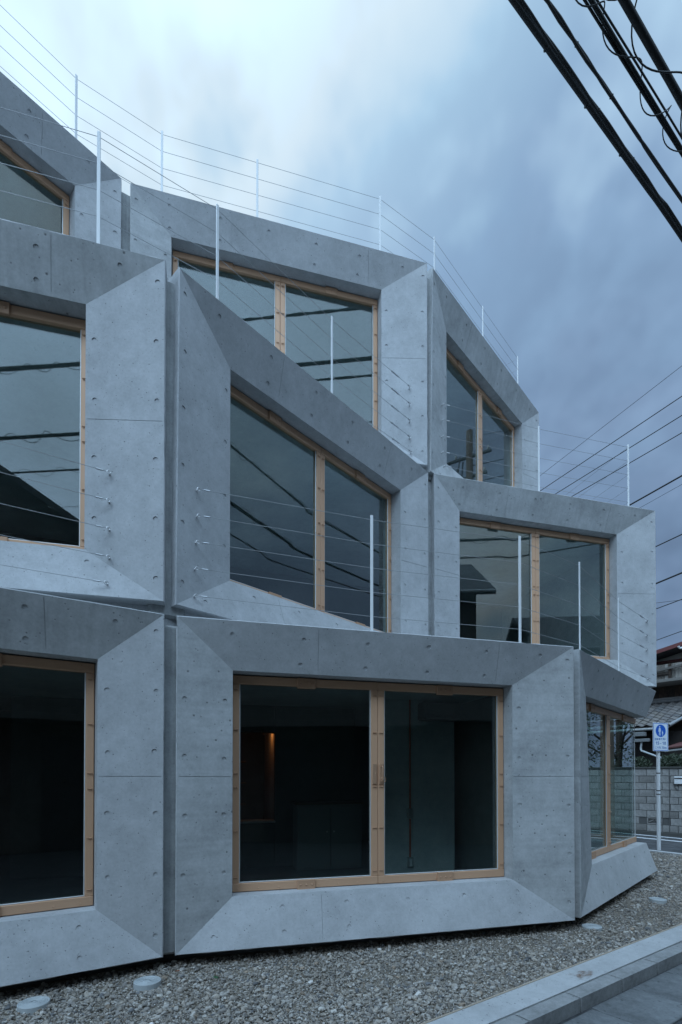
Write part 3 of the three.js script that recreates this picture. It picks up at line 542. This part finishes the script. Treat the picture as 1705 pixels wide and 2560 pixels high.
// ---------------------------------------------------------------- houses across the street (seen mirrored in the glass)
function stBox(name, u0, u1, n0, n1, y0, y1, m, g, c = 0.01) { return part(name, bbox(u1 - u0, y1 - y0, n1 - n0, c).applyMatrix4(basis(U, st((u0 + u1) / 2, (n0 + n1) / 2, (y0 + y1) / 2))), m, g); }
function gable(g, a, b, along, ridge, eave, over, m, n0, n1) {      // roof solid; along = 'n' (ridge away from the street) or 'u'
  const bag = new Bag(), t = 0.16, q = (x, w, y) => along === 'n' ? st(x, w, y) : st(w, x, y), mid = (a + b) / 2, [w0, w1] = [n0 - over, n1 + over];
  const sl = (ridge - eave) / (mid - a), el = eave - over * sl, [x0, x1] = [a - over, b + over];
  const top_ = [[x0, el], [mid, ridge], [x1, el]];
  const fl = along === 'n' ? 1 : -1, Q = (A, B, C, D) => fl > 0 ? bag.quad(A, B, C, D) : bag.quad(D, C, B, A);
  for (const i of [0, 1]) { const [p, r] = [top_[i], top_[i + 1]]; Q(q(p[0], w1, p[1]), q(r[0], w1, r[1]), q(r[0], w0, r[1]), q(p[0], w0, p[1])); Q(q(p[0], w0, p[1] - t), q(r[0], w0, r[1] - t), q(r[0], w1, r[1] - t), q(p[0], w1, p[1] - t)); Q(q(p[0], w1, p[1] - t), q(r[0], w1, r[1] - t), q(r[0], w1, r[1]), q(p[0], w1, p[1])); Q(q(p[0], w0, p[1]), q(r[0], w0, r[1]), q(r[0], w0, r[1] - t), q(p[0], w0, p[1] - t)); }
  for (const [p, s] of [[top_[0], 1], [top_[2], -1]]) { const A = [q(p[0], w1, p[1]), q(p[0], w0, p[1]), q(p[0], w0, p[1] - t), q(p[0], w1, p[1] - t)]; if (s * fl < 0) A.reverse(); bag.quad(...A); }
  part('roof', bag.geo(), m, g);
  // gable triangles
  const tri = new Bag(); for (const w of [n0 + 0.002, n1 - 0.002]) tri.tri(q(a, w, eave), q(b, w, eave), q(mid, w, ridge - 0.2), [0, 0], [1, 0], [0.5, 1]);
  return tri.geo();
}
const tileM = mapped(concreteMaps([0.075, 0.078, 0.085], 0.6, 400, 91, 1.5, 0, 256), 0.6, 0.01), pl1 = mapped(concreteMaps([0.17, 0.175, 0.165], 0.3, 200, 61, 2.4, 0.6, 256), 0.9, 0.003), pl2 = mapped(concreteMaps([0.12, 0.115, 0.105], 0.5, 200, 62, 2.0, 0.8, 256), 0.9, 0.004);
function winUnit(g, u0, u1, n, y0, y1) {
  const w = sub('window', g); stBox('frame', u0, u1, n - 0.03, n + 0.05, y1 - 0.05, y1, M.silver, w, 0.004); stBox('frame', u0, u1, n - 0.03, n + 0.05, y0, y0 + 0.05, M.silver, w, 0.004);
  for (const u of [u0 + 0.02, (u0 + u1) / 2, u1 - 0.02]) stBox('frame', u - 0.02, u + 0.02, n - 0.028, n + 0.05, y0 + 0.051, y1 - 0.051, M.silver, w, 0.004);
  stBox('pane', u0 + 0.04, u1 - 0.04, n - 0.012, n - 0.006, y0 + 0.05, y1 - 0.05, std([0.02, 0.025, 0.028], 0.08), w, 0.001);
}
{
  const h1 = thing('street_house', 'tall dark house with steep gable roof across the street', 'house', st(-9.3, 7).toArray(), 'houses across the street');
  stBox('wall', -14.5, -4.1, 3.2, 11, -0.1, 7.8, pl2, h1); const t1 = gable(h1, -14.5, -4.1, 'n', 11.5, 7.8, 0.35, tileM, 3.2, 11); part('gable_wall', t1, pl2, h1);
  for (const [a, b, c, d] of [[-13, -11.2, 4, 5.4], [-8.6, -6.6, 4, 5.4], [-12.5, -10.4, 0.9, 2.3], [-8.4, -6.5, 0.3, 2.4]]) winUnit(h1, a, b, 3.19, c, d);
  stBox('door', -5.55, -4.7, 3.14, 3.23, -0.09, 2.0, std([0.06, 0.045, 0.035], 0.6), h1);
  const h2 = thing('street_house', 'greyish house with wide tiled eaves across the street', 'house', st(2.1, 7).toArray(), 'houses across the street');
  stBox('wall', -3.4, 7.6, 3.2, 11, 2.9, 7.6, pl1, h2); stBox('ground_floor_wall', -3.3, 7.5, 3.8, 10.9, -0.1, 2.898, pl2, h2); stBox('garage_shutter', 0.2, 3.4, 3.75, 3.82, -0.09, 2.5, std([0.05, 0.05, 0.052], 0.6), h2); stBox('entrance_canopy', -1.4, 4.2, 2.7, 3.79, 2.75, 2.895, pl2, h2);
  for (let i = 0; i < 7; i++) stBox('siding_board', -1.38, 3.9, 3.173, 3.199, 2.93 + i * 0.17, 3.09 + i * 0.17, pl2, h2, 0.004);
  for (const [a, b, c, d] of [[4.6, 6.8, 3.5, 4.8], [0.4, 2.8, 5.0, 6.3], [4.6, 6.9, 5.6, 6.9], [-2.9, -1.7, 4.4, 5.8]]) winUnit(h2, a, b, 3.17, c, d);
  const t2 = gable(h2, 3.2, 11, 'u', 9.9, 7.6, 0.5, tileM, -3.4, 7.6); part('gable_wall', t2, pl1, h2);
  part('rain_gutter', tube([st(-3.9, 2.66, 7.28), st(8.1, 2.66, 7.24)], 0.05, 8), M.silver, h2);
  const h3 = thing('street_house', 'low house with shallow gable roof further along the opposite side', 'house', st(16, 8).toArray(), 'houses across the street');
  stBox('wall', 10.2, 22, 3.6, 11, -0.1, 5.8, pl1, h3); part('gable_wall', gable(h3, 3.6, 11, 'u', 7.8, 5.8, 0.5, tileM, 10.2, 22), pl1, h3);
  for (const [a, b, c, d] of [[11.5, 13.4, 3.4, 4.6], [16, 18.5, 3.4, 4.6], [12.6, 14.6, 0.7, 2.2]]) winUnit(h3, a, b, 3.585, c, d);
}

// ---------------------------------------------------------------- side street: block wall, old house, sign
const WD = V(0.66, 0, 0.75).normalize(), WO = V(9.07, 0, -14.6), WB = V(0.75, 0, -0.66).normalize();      // along the wall towards us; behind it
const wl = (s, y, b) => WO.clone().addScaledVector(WD, s).addScaledVector(WB, b).setY(y);
const wb = (s0, s1, y0, y1, b0, b1, c = 0.004) => bbox(s1 - s0, y1 - y0, b1 - b0, c).applyMatrix4(basis(WD, wl((s0 + s1) / 2, (y0 + y1) / 2, (b0 + b1) / 2)));
{
  const g = thing('block_wall', 'weathered grey concrete block wall with dark cap along the side street', 'wall', wl(0, -0.1, 0.08).toArray());
  const mort = std([0.10, 0.10, 0.098], 0.95); part('mortar', wb(-6.2, 4.6, -0.1, 1.80, 0.012, 0.11), mort, g);
  const bm = [[0.27, 0.265, 0.255], [0.235, 0.23, 0.22], [0.31, 0.305, 0.29], [0.19, 0.185, 0.175]].map((c, i) => mapped(concreteMaps(c, 0.45, 700, 600 + i, 0.9, 0.5, 256), 0.95, 0.004));
  const full = bbox(0.386, 0.186, 0.02, 0.004); seed = 99;
  for (let r = 0; r < 9; r++) for (let i = 0; i < 26; i++) {
    const s = -6.0 + i * 0.4 + (r % 2) * 0.2 - 0.05; if (r === 1 && Math.abs(s + 0.05) < 0.21) continue;
    part('block', full, bm[Math.floor(R() * R() * 4)], g, basis(WD, wl(s, r * 0.2 + 0.1, rr(0.0, 0.004))));
  }
  // pierced vent block
  for (const [ds, dy, w, h] of [[0, 0.082, 0.386, 0.025], [0, -0.082, 0.386, 0.025], [-0.18, 0, 0.03, 0.138], [0.18, 0, 0.03, 0.138]]) part('vent_block', bbox(w, h, 0.03, 0.004), bm[1], g, basis(WD, wl(-0.05 + ds, 0.3 + dy, 0.0)));
  for (const [d, a] of [[-0.085, 0.5], [0.085, -0.5]]) part('vent_bar', bbox(0.15, 0.022, 0.03, 0.003).rotateZ(a), bm[1], g, basis(WD, wl(-0.05 + d, 0.3, 0.002)));
  part('cap', wb(-6.25, 4.65, 1.802, 1.86, -0.03, 0.15, 0.01), std([0.06, 0.06, 0.055], 0.9), g);
  part('footing', wb(-6.2, 4.6, -0.2, -0.002, -0.06, 0.02, 0.01), std([0.085, 0.085, 0.08], 0.95), g);
  part('pilaster', wb(0.318, 0.342, 0.0, 1.8, -0.012, 0.02, 0.002), mort, g);
  const mb = thing('mailbox', 'white letter box with dark frame fixed to the block wall', 'mailbox', wl(0.75, 1.37, -0.02).toArray());
  part('box', wb(0.46, 1.06, 1.375, 1.585, -0.05, -0.012, 0.006), M.white, mb); part('flap', wb(0.465, 1.055, 1.515, 1.545, -0.058, -0.0505, 0.003), M.gasket, mb); part('frame', wb(0.44, 1.08, 1.355, 1.374, -0.056, -0.012, 0.003), M.gasket, mb); part('cable', tube([wl(0.46, 1.37, -0.02), wl(0.47, 1.28, -0.03), wl(0.56, 1.19, -0.02)], 0.006, 5, 5), M.gasket, mb);
}
const wood = [[0.20, 0.185, 0.165], [0.27, 0.25, 0.225], [0.14, 0.125, 0.11]].map((c, i) => mapped(concreteMaps(c, 0.5, 60, 700 + i, 0.8, 2.2, 256), 0.9, 0.003)), woodDark = [[0.050, 0.034, 0.025], [0.065, 0.042, 0.03], [0.04, 0.03, 0.024]].map((c, i) => mapped(concreteMaps(c, 0.6, 60, 720 + i, 0.8, 2.0, 256), 0.85, 0.003));
{
  const g = thing('old_wooden_house', 'old dark wooden house with weathered board balcony and grey tiled lower roof', 'house', wl(0, 0, 5).toArray());
  seed = 1234;
  const hexa = (s0, s1, y0, ya, yb, b0, b1) => { const k = new Bag(), q = [[s0, y0, b0], [s1, y0, b0], [s1, yb, b0], [s0, ya, b0]].map(v => wl(...v)), r = [[s0, y0, b1], [s1, y0, b1], [s1, yb, b1], [s0, ya, b1]].map(v => wl(...v)); k.quad(...q); k.quad(r[1], r[0], r[3], r[2]); for (let i = 0; i < 4; i++) k.quad(q[(i + 1) % 4], q[i], r[i], r[(i + 1) % 4]); return k.geo(); };
  part('wall', wb(-7, 3.0, 0.0, 5.2, 4.45, 9, 0.01), std([0.05, 0.042, 0.036], 0.9), g);
  for (let s = -3.2; s < 1.6; s += 0.165) part('wall_board', wb(s, s + 0.157, 3.4, 4.84, 4.415 + rr(0, 0.008), 4.448), woodDark[Math.floor(R() * 3)], g);
  part('plaster_wall', hexa(-5, 3.0, 5.2, 6.03 - 1.0, 6.03 + 0.6, 4.40, 9), std([0.56, 0.545, 0.50], 0.9), g);
  part('red_trim', wb(-5, 3.0, 5.63, 5.72, 4.20, 4.398, 0.01), std([0.10, 0.022, 0.02], 0.6), g);
  // upper roof rising along the wall, seen at its verge
  { const k = new Bag(), f = (s, d, b) => wl(s, 6.13 + 0.2 * s + d, b), q = [f(-4, -0.06, 3.40), f(4, -0.06, 3.40), f(4, 0, 3.40), f(-4, 0, 3.40)], r = [f(-4, -0.06, 9.2), f(4, -0.06, 9.2), f(4, 0, 9.2), f(-4, 0, 9.2)]; k.quad(...q); k.quad(r[1], r[0], r[3], r[2]); for (let i = 0; i < 4; i++) k.quad(q[(i + 1) % 4], q[i], r[i], r[(i + 1) % 4]); part('upper_roof', k.geo(), tileM, g); }
  { const k = new Bag(), f = (s, d, b) => wl(s, 6.13 + 0.2 * s + d, b), q = [f(-4, -0.10, 3.36), f(4, -0.10, 3.36), f(4, 0.03, 3.36), f(-4, 0.03, 3.36)], r = [f(-4, -0.10, 3.395), f(4, -0.10, 3.395), f(4, 0.03, 3.395), f(-4, 0.03, 3.395)]; k.quad(...q); k.quad(r[1], r[0], r[3], r[2]); for (let i = 0; i < 4; i++) k.quad(q[(i + 1) % 4], q[i], r[i], r[(i + 1) % 4]); part('roof_edge', k.geo(), std([0.13, 0.03, 0.028], 0.5), g); }
  part('gutter_bracket', tube([wl(-0.30, 5.96, 3.30), wl(-0.27, 5.90, 3.36), wl(-0.20, 5.93, 3.42), wl(-0.17, 6.0, 3.42)], 0.035, 8, 4), M.white, g);
  // balcony
  for (let s = -3.2; s < 1.6; s += 0.105) part('balcony_board', wb(s, s + 0.099, 4.94, 5.47, 3.565 + rr(0, 0.008), 3.60), wood[Math.floor(R() * 3)], g);
  part('balcony_rail', bbox(3.4, 0.085, 0.07, 0.008), std([0.12, 0.11, 0.10], 0.9), g, basis(WD, wl(-0.5, 5.31, 3.46)).multiply(new THREE.Matrix4().makeRotationZ(0.11)));
  part('balcony_floor', wb(-3.2, 1.6, 4.83, 4.935, 3.40, 4.41, 0.01), std([0.17, 0.16, 0.145], 0.9), g);
  part('balcony_post', wb(-0.66, -0.58, 4.94, 5.47, 3.49, 3.562, 0.008), woodDark[0], g); part('balcony_brace', wb(-1.6, -0.66, 5.10, 5.18, 3.49, 3.55, 0.008), woodDark[2], g);
  // lower tiled roof from the eave up to the wall
  const e0 = [1.55, 3.20], e1 = [4.25, 4.22], sl = Math.atan2(e1[1] - e0[1], e1[0] - e0[0]), len = Math.hypot(e1[0] - e0[0], e1[1] - e0[1]), vS = f => -0.15 + 0.55 * f;
  const dk = new Bag(); { const q = [[-4.2, ...e0], [vS(0), ...e0], [vS(1), ...e1], [-4.2, ...e1]].map(([s, b, y]) => wl(s, y - 0.04, b)), r = q.map(v => v.clone().setY(v.y - 0.10)); dk.quad(...q); dk.quad(r[3], r[2], r[1], r[0]); for (let i = 0; i < 4; i++) dk.quad(r[i], r[(i + 1) % 4], q[(i + 1) % 4], q[i]); }
  const deck = part('lower_roof', dk.geo(), std([0.05, 0.045, 0.04], 0.9), g);
  // S-shaped pantile, 0.27 wide, 0.30 long, real thickness
  const tg = new Bag(), nx = 6, prof = x => 0.028 * Math.sin(x * 2 * Math.PI - 0.9) , tw = 0.275, tl = 0.325;
  for (let i = 0; i < nx; i++) { const a = i / nx, b = (i + 1) / nx, xa = (a - 0.5) * tw, xb = (b - 0.5) * tw, ya = prof(a), yb = prof(b), z0 = tl / 2, z1 = -tl / 2, t = 0.02; tg.quad(V(xa, ya + 0.014, z0), V(xb, yb + 0.014, z0), V(xb, yb - 0.014, z1), V(xa, ya - 0.014, z1)); tg.quad(V(xa, ya + 0.014 - t, z0), V(xb, yb + 0.014 - t, z0), V(xb, yb + 0.014, z0), V(xa, ya + 0.014, z0)); }
  const tgeo = tg.geo(), tm = [[0.15, 0.14, 0.135], [0.19, 0.175, 0.165], [0.12, 0.118, 0.118], [0.165, 0.15, 0.135]].map((c, i) => mapped(concreteMaps(c, 0.4, 200, 740 + i, 0.7, 0, 256), 0.55, 0.003));
  for (let r = 0; r < 10; r++) for (let i = 0; i < 20; i++) {
    const s = -4.1 + i * 0.262, f = (r * 0.285 + 0.13) / len, b = e0[0] + (e1[0] - e0[0]) * f, y = e0[1] + (e1[1] - e0[1]) * f; if (s > vS(f)) continue;
    part('roof_tile', tgeo, tm[Math.floor(R() * 4)], g, basis(WD, wl(s, y + 0.012 + rr(-0.004, 0.004), b)).multiply(new THREE.Matrix4().makeRotationX(sl)));
  }
  const rg = new THREE.CylinderGeometry(0.075, 0.085, 0.33, 12).rotateZ(Math.PI / 2);
  for (let s = -4.2; s < 0.3; s += 0.32) part('ridge_tile', rg, tm[2], g, basis(WD, wl(s + 0.16, e1[1] + 0.05, e1[0] - 0.05)));
  part('ridge_course', wb(-4.2, 0.5, e1[1] + 0.10, e1[1] + 0.14, 4.12, 4.41, 0.008), tm[0], g); part('ridge_course', wb(-4.2, 0.5, e1[1] + 0.15, e1[1] + 0.18, 4.22, 4.412, 0.008), tm[1], g);
  part('eave_gutter', tube([wl(-4.2, 3.08, 1.50), wl(-0.15, 3.08, 1.50)], 0.045, 8), std([0.30, 0.31, 0.31], 0.5), g); part('verge_gutter', tube([wl(-0.10, 3.16, 1.5), wl(0.5, 4.2, 4.3)], 0.05, 8), std([0.26, 0.28, 0.29], 0.5), g);
  part('downpipe', tube([wl(-0.73, 2.66, 1.1), wl(-0.75, 2.42, 1.1), wl(-0.66, 2.36, 1.05), wl(-0.36, 2.24, 0.9), wl(-0.1, 2.14, 0.8)], 0.03, 8, 6), std([0.42, 0.45, 0.47], 0.5), g);
  part('meter_box', [wb(-0.95, -0.62, 2.84, 2.97, 1.02, 1.2, 0.01), wb(-0.9, -0.5, 2.66, 2.76, 1.02, 1.15, 0.01)], std([0.17, 0.18, 0.185], 0.6), g);
  part('lower_wall', wb(-4.1, 3, 0.0, 3.05, 2.6, 4.4, 0.01), std([0.035, 0.03, 0.028], 0.9), g);
  part('porch_roof', bbox(2.6, 0.06, 1.4, 0.01), std([0.12, 0.045, 0.04], 0.6), g, basis(WD, wl(1.30, 2.66, 1.45)).multiply(new THREE.Matrix4().makeRotationX(0.15)).multiply(new THREE.Matrix4().makeRotationZ(0.10))); part('porch_edge', bbox(2.6, 0.05, 0.06, 0.008), std([0.25, 0.26, 0.26], 0.5), g, basis(WD, wl(1.30, 2.46, 0.75)).multiply(new THREE.Matrix4().makeRotationZ(0.10)));
}
// shrubs behind the wall
{
  const lg = (n, rx, ry, rz, c, ls, narrow) => {
    const b = new Bag();
    for (let i = 0; i < n; i++) {
      const t = rr(0, 6.283), ph = Math.acos(rr(-0.5, 1)), k = Math.cbrt(R()) * (0.75 + 0.4 * noise.noise(Math.cos(t) * 1.5 + c.x, ph * 1.5, Math.sin(t) * 1.5)), p = V(c.x + rx * k * Math.sin(ph) * Math.cos(t), c.y + ry * k * Math.cos(ph), c.z + rz * k * Math.sin(ph) * Math.sin(t));
      const d = V(rr(-1, 1), rr(-0.6, 1), rr(-1, 1)).normalize(), e = d.clone().cross(V(rr(-1, 1), rr(-1, 1), rr(-1, 1))).normalize(), l = ls * rr(0.7, 1.3);
      const tip = p.clone().addScaledVector(d, l), ml = p.clone().addScaledVector(d, l * 0.45);
      b.quad(p, ml.clone().addScaledVector(e, l * narrow), tip, ml.clone().addScaledVector(e, -l * narrow));
    }
    return b.geo();
  };
  seed = 8080;
  const list = [[-1.75, 0.6, 0.36, [0.028, 0.05, 0.022], 0.07, 0.3, 'dark leafy shrub behind the block wall, seen through the corner glass'], [-0.75, 0.5, 0.34, [0.035, 0.055, 0.025], 0.06, 0.32, 'leafy shrub over the block wall below the white downpipe'], [0.22, 0.32, 0.36, [0.055, 0.08, 0.045], 0.15, 0.10, 'spiky narrow leaved plant over the wall behind the sign pole'], [1.0, 0.5, 0.3, [0.03, 0.045, 0.02], 0.06, 0.3, 'low dark shrub over the wall above the letter box']];
  for (const [s, w, h, c, ls, nar, label] of list) {
    const q = wl(s, 0, 0.75), g = thing('shrub', label, 'shrub', q.toArray(), 'shrubs behind the block wall');
    part('stem', [0, 1, 2].map(i => tube([q.clone(), wl(s + (i - 1) * 0.15, 0.9, 0.75), wl(s + (i - 1) * 0.35, 1.7, 0.75 + rr(-0.2, 0.2))], 0.018, 6, 4)), std([0.06, 0.045, 0.035], 0.9), g);
    part('foliage', lg(1500, w, h, 0.5, wl(s, 1.92, 0.72), ls, nar), new THREE.MeshPhysicalMaterial({ color: new THREE.Color().setRGB(...c), roughness: 0.85, transmission: 0.3, thickness: 0 }), g);
  }
}
// leafy tree beside the utility pole, mirrored in the corner glass
{
  seed = 31337; const q = V(14.3, -0.1, -14.3), g = thing('street_tree', 'dark leafy tree beside the utility pole, mirrored in the corner glass', 'tree', q.toArray()), bark = std([0.07, 0.055, 0.045], 0.95);
  part('trunk', tube([q.clone(), q.clone().add(V(0.1, 1.4, 0.05)), q.clone().add(V(-0.05, 2.6, 0.1)), q.clone().add(V(0.1, 3.9, 0))], 0.11, 10, 5), bark, g);
  for (let i = 0; i < 7; i++) { const a = i * 0.9, h = 1.6 + i * 0.28; part('limb', tube([q.clone().add(V(0, h, 0.05)), q.clone().add(V(Math.cos(a) * 0.6, h + 0.6, Math.sin(a) * 0.6)), q.clone().add(V(Math.cos(a) * 1.2, h + 1.0, Math.sin(a) * 1.2))], 0.035, 7, 4), bark, g); }
  const b = new Bag();
  for (let k = 0; k < 46; k++) {
    const t = rr(0, 6.283), ph = Math.acos(rr(-0.7, 1)), c = q.clone().add(V(1.35 * Math.sin(ph) * Math.cos(t), 3.3 + 1.5 * Math.cos(ph), 1.35 * Math.sin(ph) * Math.sin(t)).multiplyScalar(1));
    for (let i = 0; i < 70; i++) { const p = c.clone().add(V(rr(-1, 1), rr(-1, 1), rr(-1, 1)).multiplyScalar(0.38)), d = V(rr(-1, 1), rr(-0.8, 0.8), rr(-1, 1)).normalize(), e = d.clone().cross(V(rr(-1, 1), 1, rr(-1, 1))).normalize(), l = rr(0.07, 0.12), ml = p.clone().addScaledVector(d, l * 0.45); b.quad(p, ml.clone().addScaledVector(e, l * 0.3), p.clone().addScaledVector(d, l), ml.clone().addScaledVector(e, -l * 0.3)); }
  }
  part('crown', b.geo(), new THREE.MeshPhysicalMaterial({ color: new THREE.Color().setRGB(0.035, 0.06, 0.028), roughness: 0.85, transmission: 0.3, thickness: 0 }), g);
}
// pedestrian zone sign
{
  const p = V(6.93, 0, -11.08), n = V(0.29, 0, 0.957).normalize(), D = V(0, 1, 0).cross(n).normalize(), b = (s, y, o) => basis(D, p.clone().addScaledVector(D, s).addScaledVector(n, o).setY(y));
  const g = thing('pedestrian_sign', 'blue and white pedestrian zone sign on a white pole', 'sign', p.toArray());
  part('pole', [new THREE.CylinderGeometry(0.035, 0.038, 2.75, 18).translate(p.x, 1.36, p.z), new THREE.SphereGeometry(0.035, 14, 8).translate(p.x, 2.735, p.z)], M.white, g);
  for (const y of [1.66, 1.28, 1.2]) part('pole_band', new THREE.CylinderGeometry(0.0395, 0.0395, 0.02, 18).translate(p.x, y, p.z), M.gasket, g);
  for (const y of [2.3, 2.62]) part('clamp', bbox(0.09, 0.035, 0.09, 0.006).applyMatrix4(b(0, y, 0.01)), M.steel, g);
  const W = 256, H = 384, cv = document.createElement('canvas'); cv.width = W; cv.height = H; const x = cv.getContext('2d');
  x.fillStyle = '#dfe8f2'; x.fillRect(0, 0, W, H); x.strokeStyle = '#0f58b8'; x.lineWidth = 7; x.strokeRect(9, 9, W - 18, H - 18);
  x.fillStyle = '#0a5cc0'; x.beginPath(); x.arc(128, 108, 84, 0, 7); x.fill();
  x.fillStyle = '#d5e2ee'; x.strokeStyle = '#d5e2ee'; x.lineCap = x.lineJoin = 'round';
  const person = (cx, cy, k) => { x.beginPath(); x.arc(cx, cy - 44 * k, 9 * k, 0, 7); x.fill(); x.lineWidth = 20 * k; x.beginPath(); x.moveTo(cx, cy - 24 * k); x.lineTo(cx, cy + 8 * k); x.stroke(); x.lineWidth = 9 * k; for (const d of [-1, 1]) { x.beginPath(); x.moveTo(cx + d * 5 * k, cy + 8 * k); x.lineTo(cx + d * 8 * k, cy + 56 * k); x.stroke(); } x.lineWidth = 7 * k; for (const d of [-1, 1]) { x.beginPath(); x.moveTo(cx + d * 10 * k, cy - 26 * k); x.lineTo(cx + d * 17 * k, cy + 12 * k); x.stroke(); } };
  person(112, 104, 1.15); person(160, 138, 0.62);
  x.strokeStyle = '#2a62a8'; x.lineWidth = 3.4;
  const gl = (ox, oy, s, strokes) => { for (const q of strokes) { x.beginPath(); q.forEach(([a, c], i) => i ? x.lineTo(ox + a * s, oy + c * s) : x.moveTo(ox + a * s, oy + c * s)); x.stroke(); } };
  const K = { ji: [[[5, 0], [4, 2]], [[1, 2], [9, 2], [9, 10], [1, 10], [1, 2]], [[1, 4.7], [9, 4.7]], [[1, 7.3], [9, 7.3]]], ten: [[[0, 2], [5, 2]], [[2.5, 0], [2.5, 10]], [[0.5, 4], [4.5, 4], [4.5, 7], [0.5, 7], [0.5, 4]], [[0, 8.5], [5, 8.5]], [[6, 2], [10, 2]], [[5.5, 5], [10, 5]], [[8, 5], [6, 9], [10, 9]]], sha: [[[1, 1.5], [9, 1.5]], [[5, 0], [5, 10]], [[2, 3], [8, 3], [8, 7], [2, 7], [2, 3]], [[2, 5], [8, 5]], [[0, 8.5], [10, 8.5]]], wo: [[[1, 2], [9, 2]], [[5, 0], [2, 5], [5, 4], [6, 6.5]], [[9, 4], [4, 6.5], [4, 9], [8.5, 9.5]]], jo: [[[1, 0], [1, 10]], [[1, 0.5], [4, 0.5], [2.5, 3.5], [4, 6], [1.2, 6.5]], [[7, 0], [4.5, 3.5]], [[7, 0], [10, 3.5]], [[5.5, 4], [9, 4]], [[5, 6], [9.5, 6]], [[7.2, 4], [7.2, 10]], [[5.5, 7.5], [4.8, 9]], [[9, 7.5], [9.8, 9]]], ku: [[[7, 0], [2, 5], [7.5, 10]]], ko: [[[2, 2], [8, 2]], [[2, 6], [2.5, 9], [8.5, 9]]], no: [[[5.5, 2], [4.5, 6], [2.5, 8], [1.2, 5.5], [3, 2.5], [6, 1.6], [9, 4], [8.6, 7], [6, 9.3]]], saki: [[[3, 0], [1.5, 2.5]], [[2, 2], [9, 2]], [[5, 0], [5, 5]], [[0.5, 5], [9.5, 5]], [[4, 5], [3, 8], [0.5, 10]], [[6.2, 5], [6.2, 9], [9.5, 9], [9.6, 7.5]]] };
  ['ji', 'ten', 'sha', 'wo', 'jo', 'ku'].forEach((k, i) => gl(26 + i * 35, 206, 3.0, K[k]));
  x.fillStyle = '#2a62a8'; x.font = 'bold 58px sans-serif'; x.textAlign = 'center'; x.textBaseline = 'middle'; x.fillText('15 - 18', 128, 276);
  ['ko', 'no', 'saki'].forEach((k, i) => gl(30 + i * 34, 320, 3.2, K[k])); x.font = 'bold 42px sans-serif'; x.fillText('70m', 186, 338);
  const t = new THREE.CanvasTexture(cv); t.colorSpace = THREE.SRGBColorSpace;
  part('plate', bbox(0.43, 0.62, 0.012, 0.005).applyMatrix4(b(0, 2.446, 0.058)), std([0.55, 0.58, 0.62], 0.5), g);
  part('sign_face', new THREE.PlaneGeometry(0.424, 0.614).applyMatrix4(b(0, 2.446, 0.0665)), new THREE.MeshStandardMaterial({ map: t, roughness: 0.45 }), g);
}
renderer.render(scene, camera);
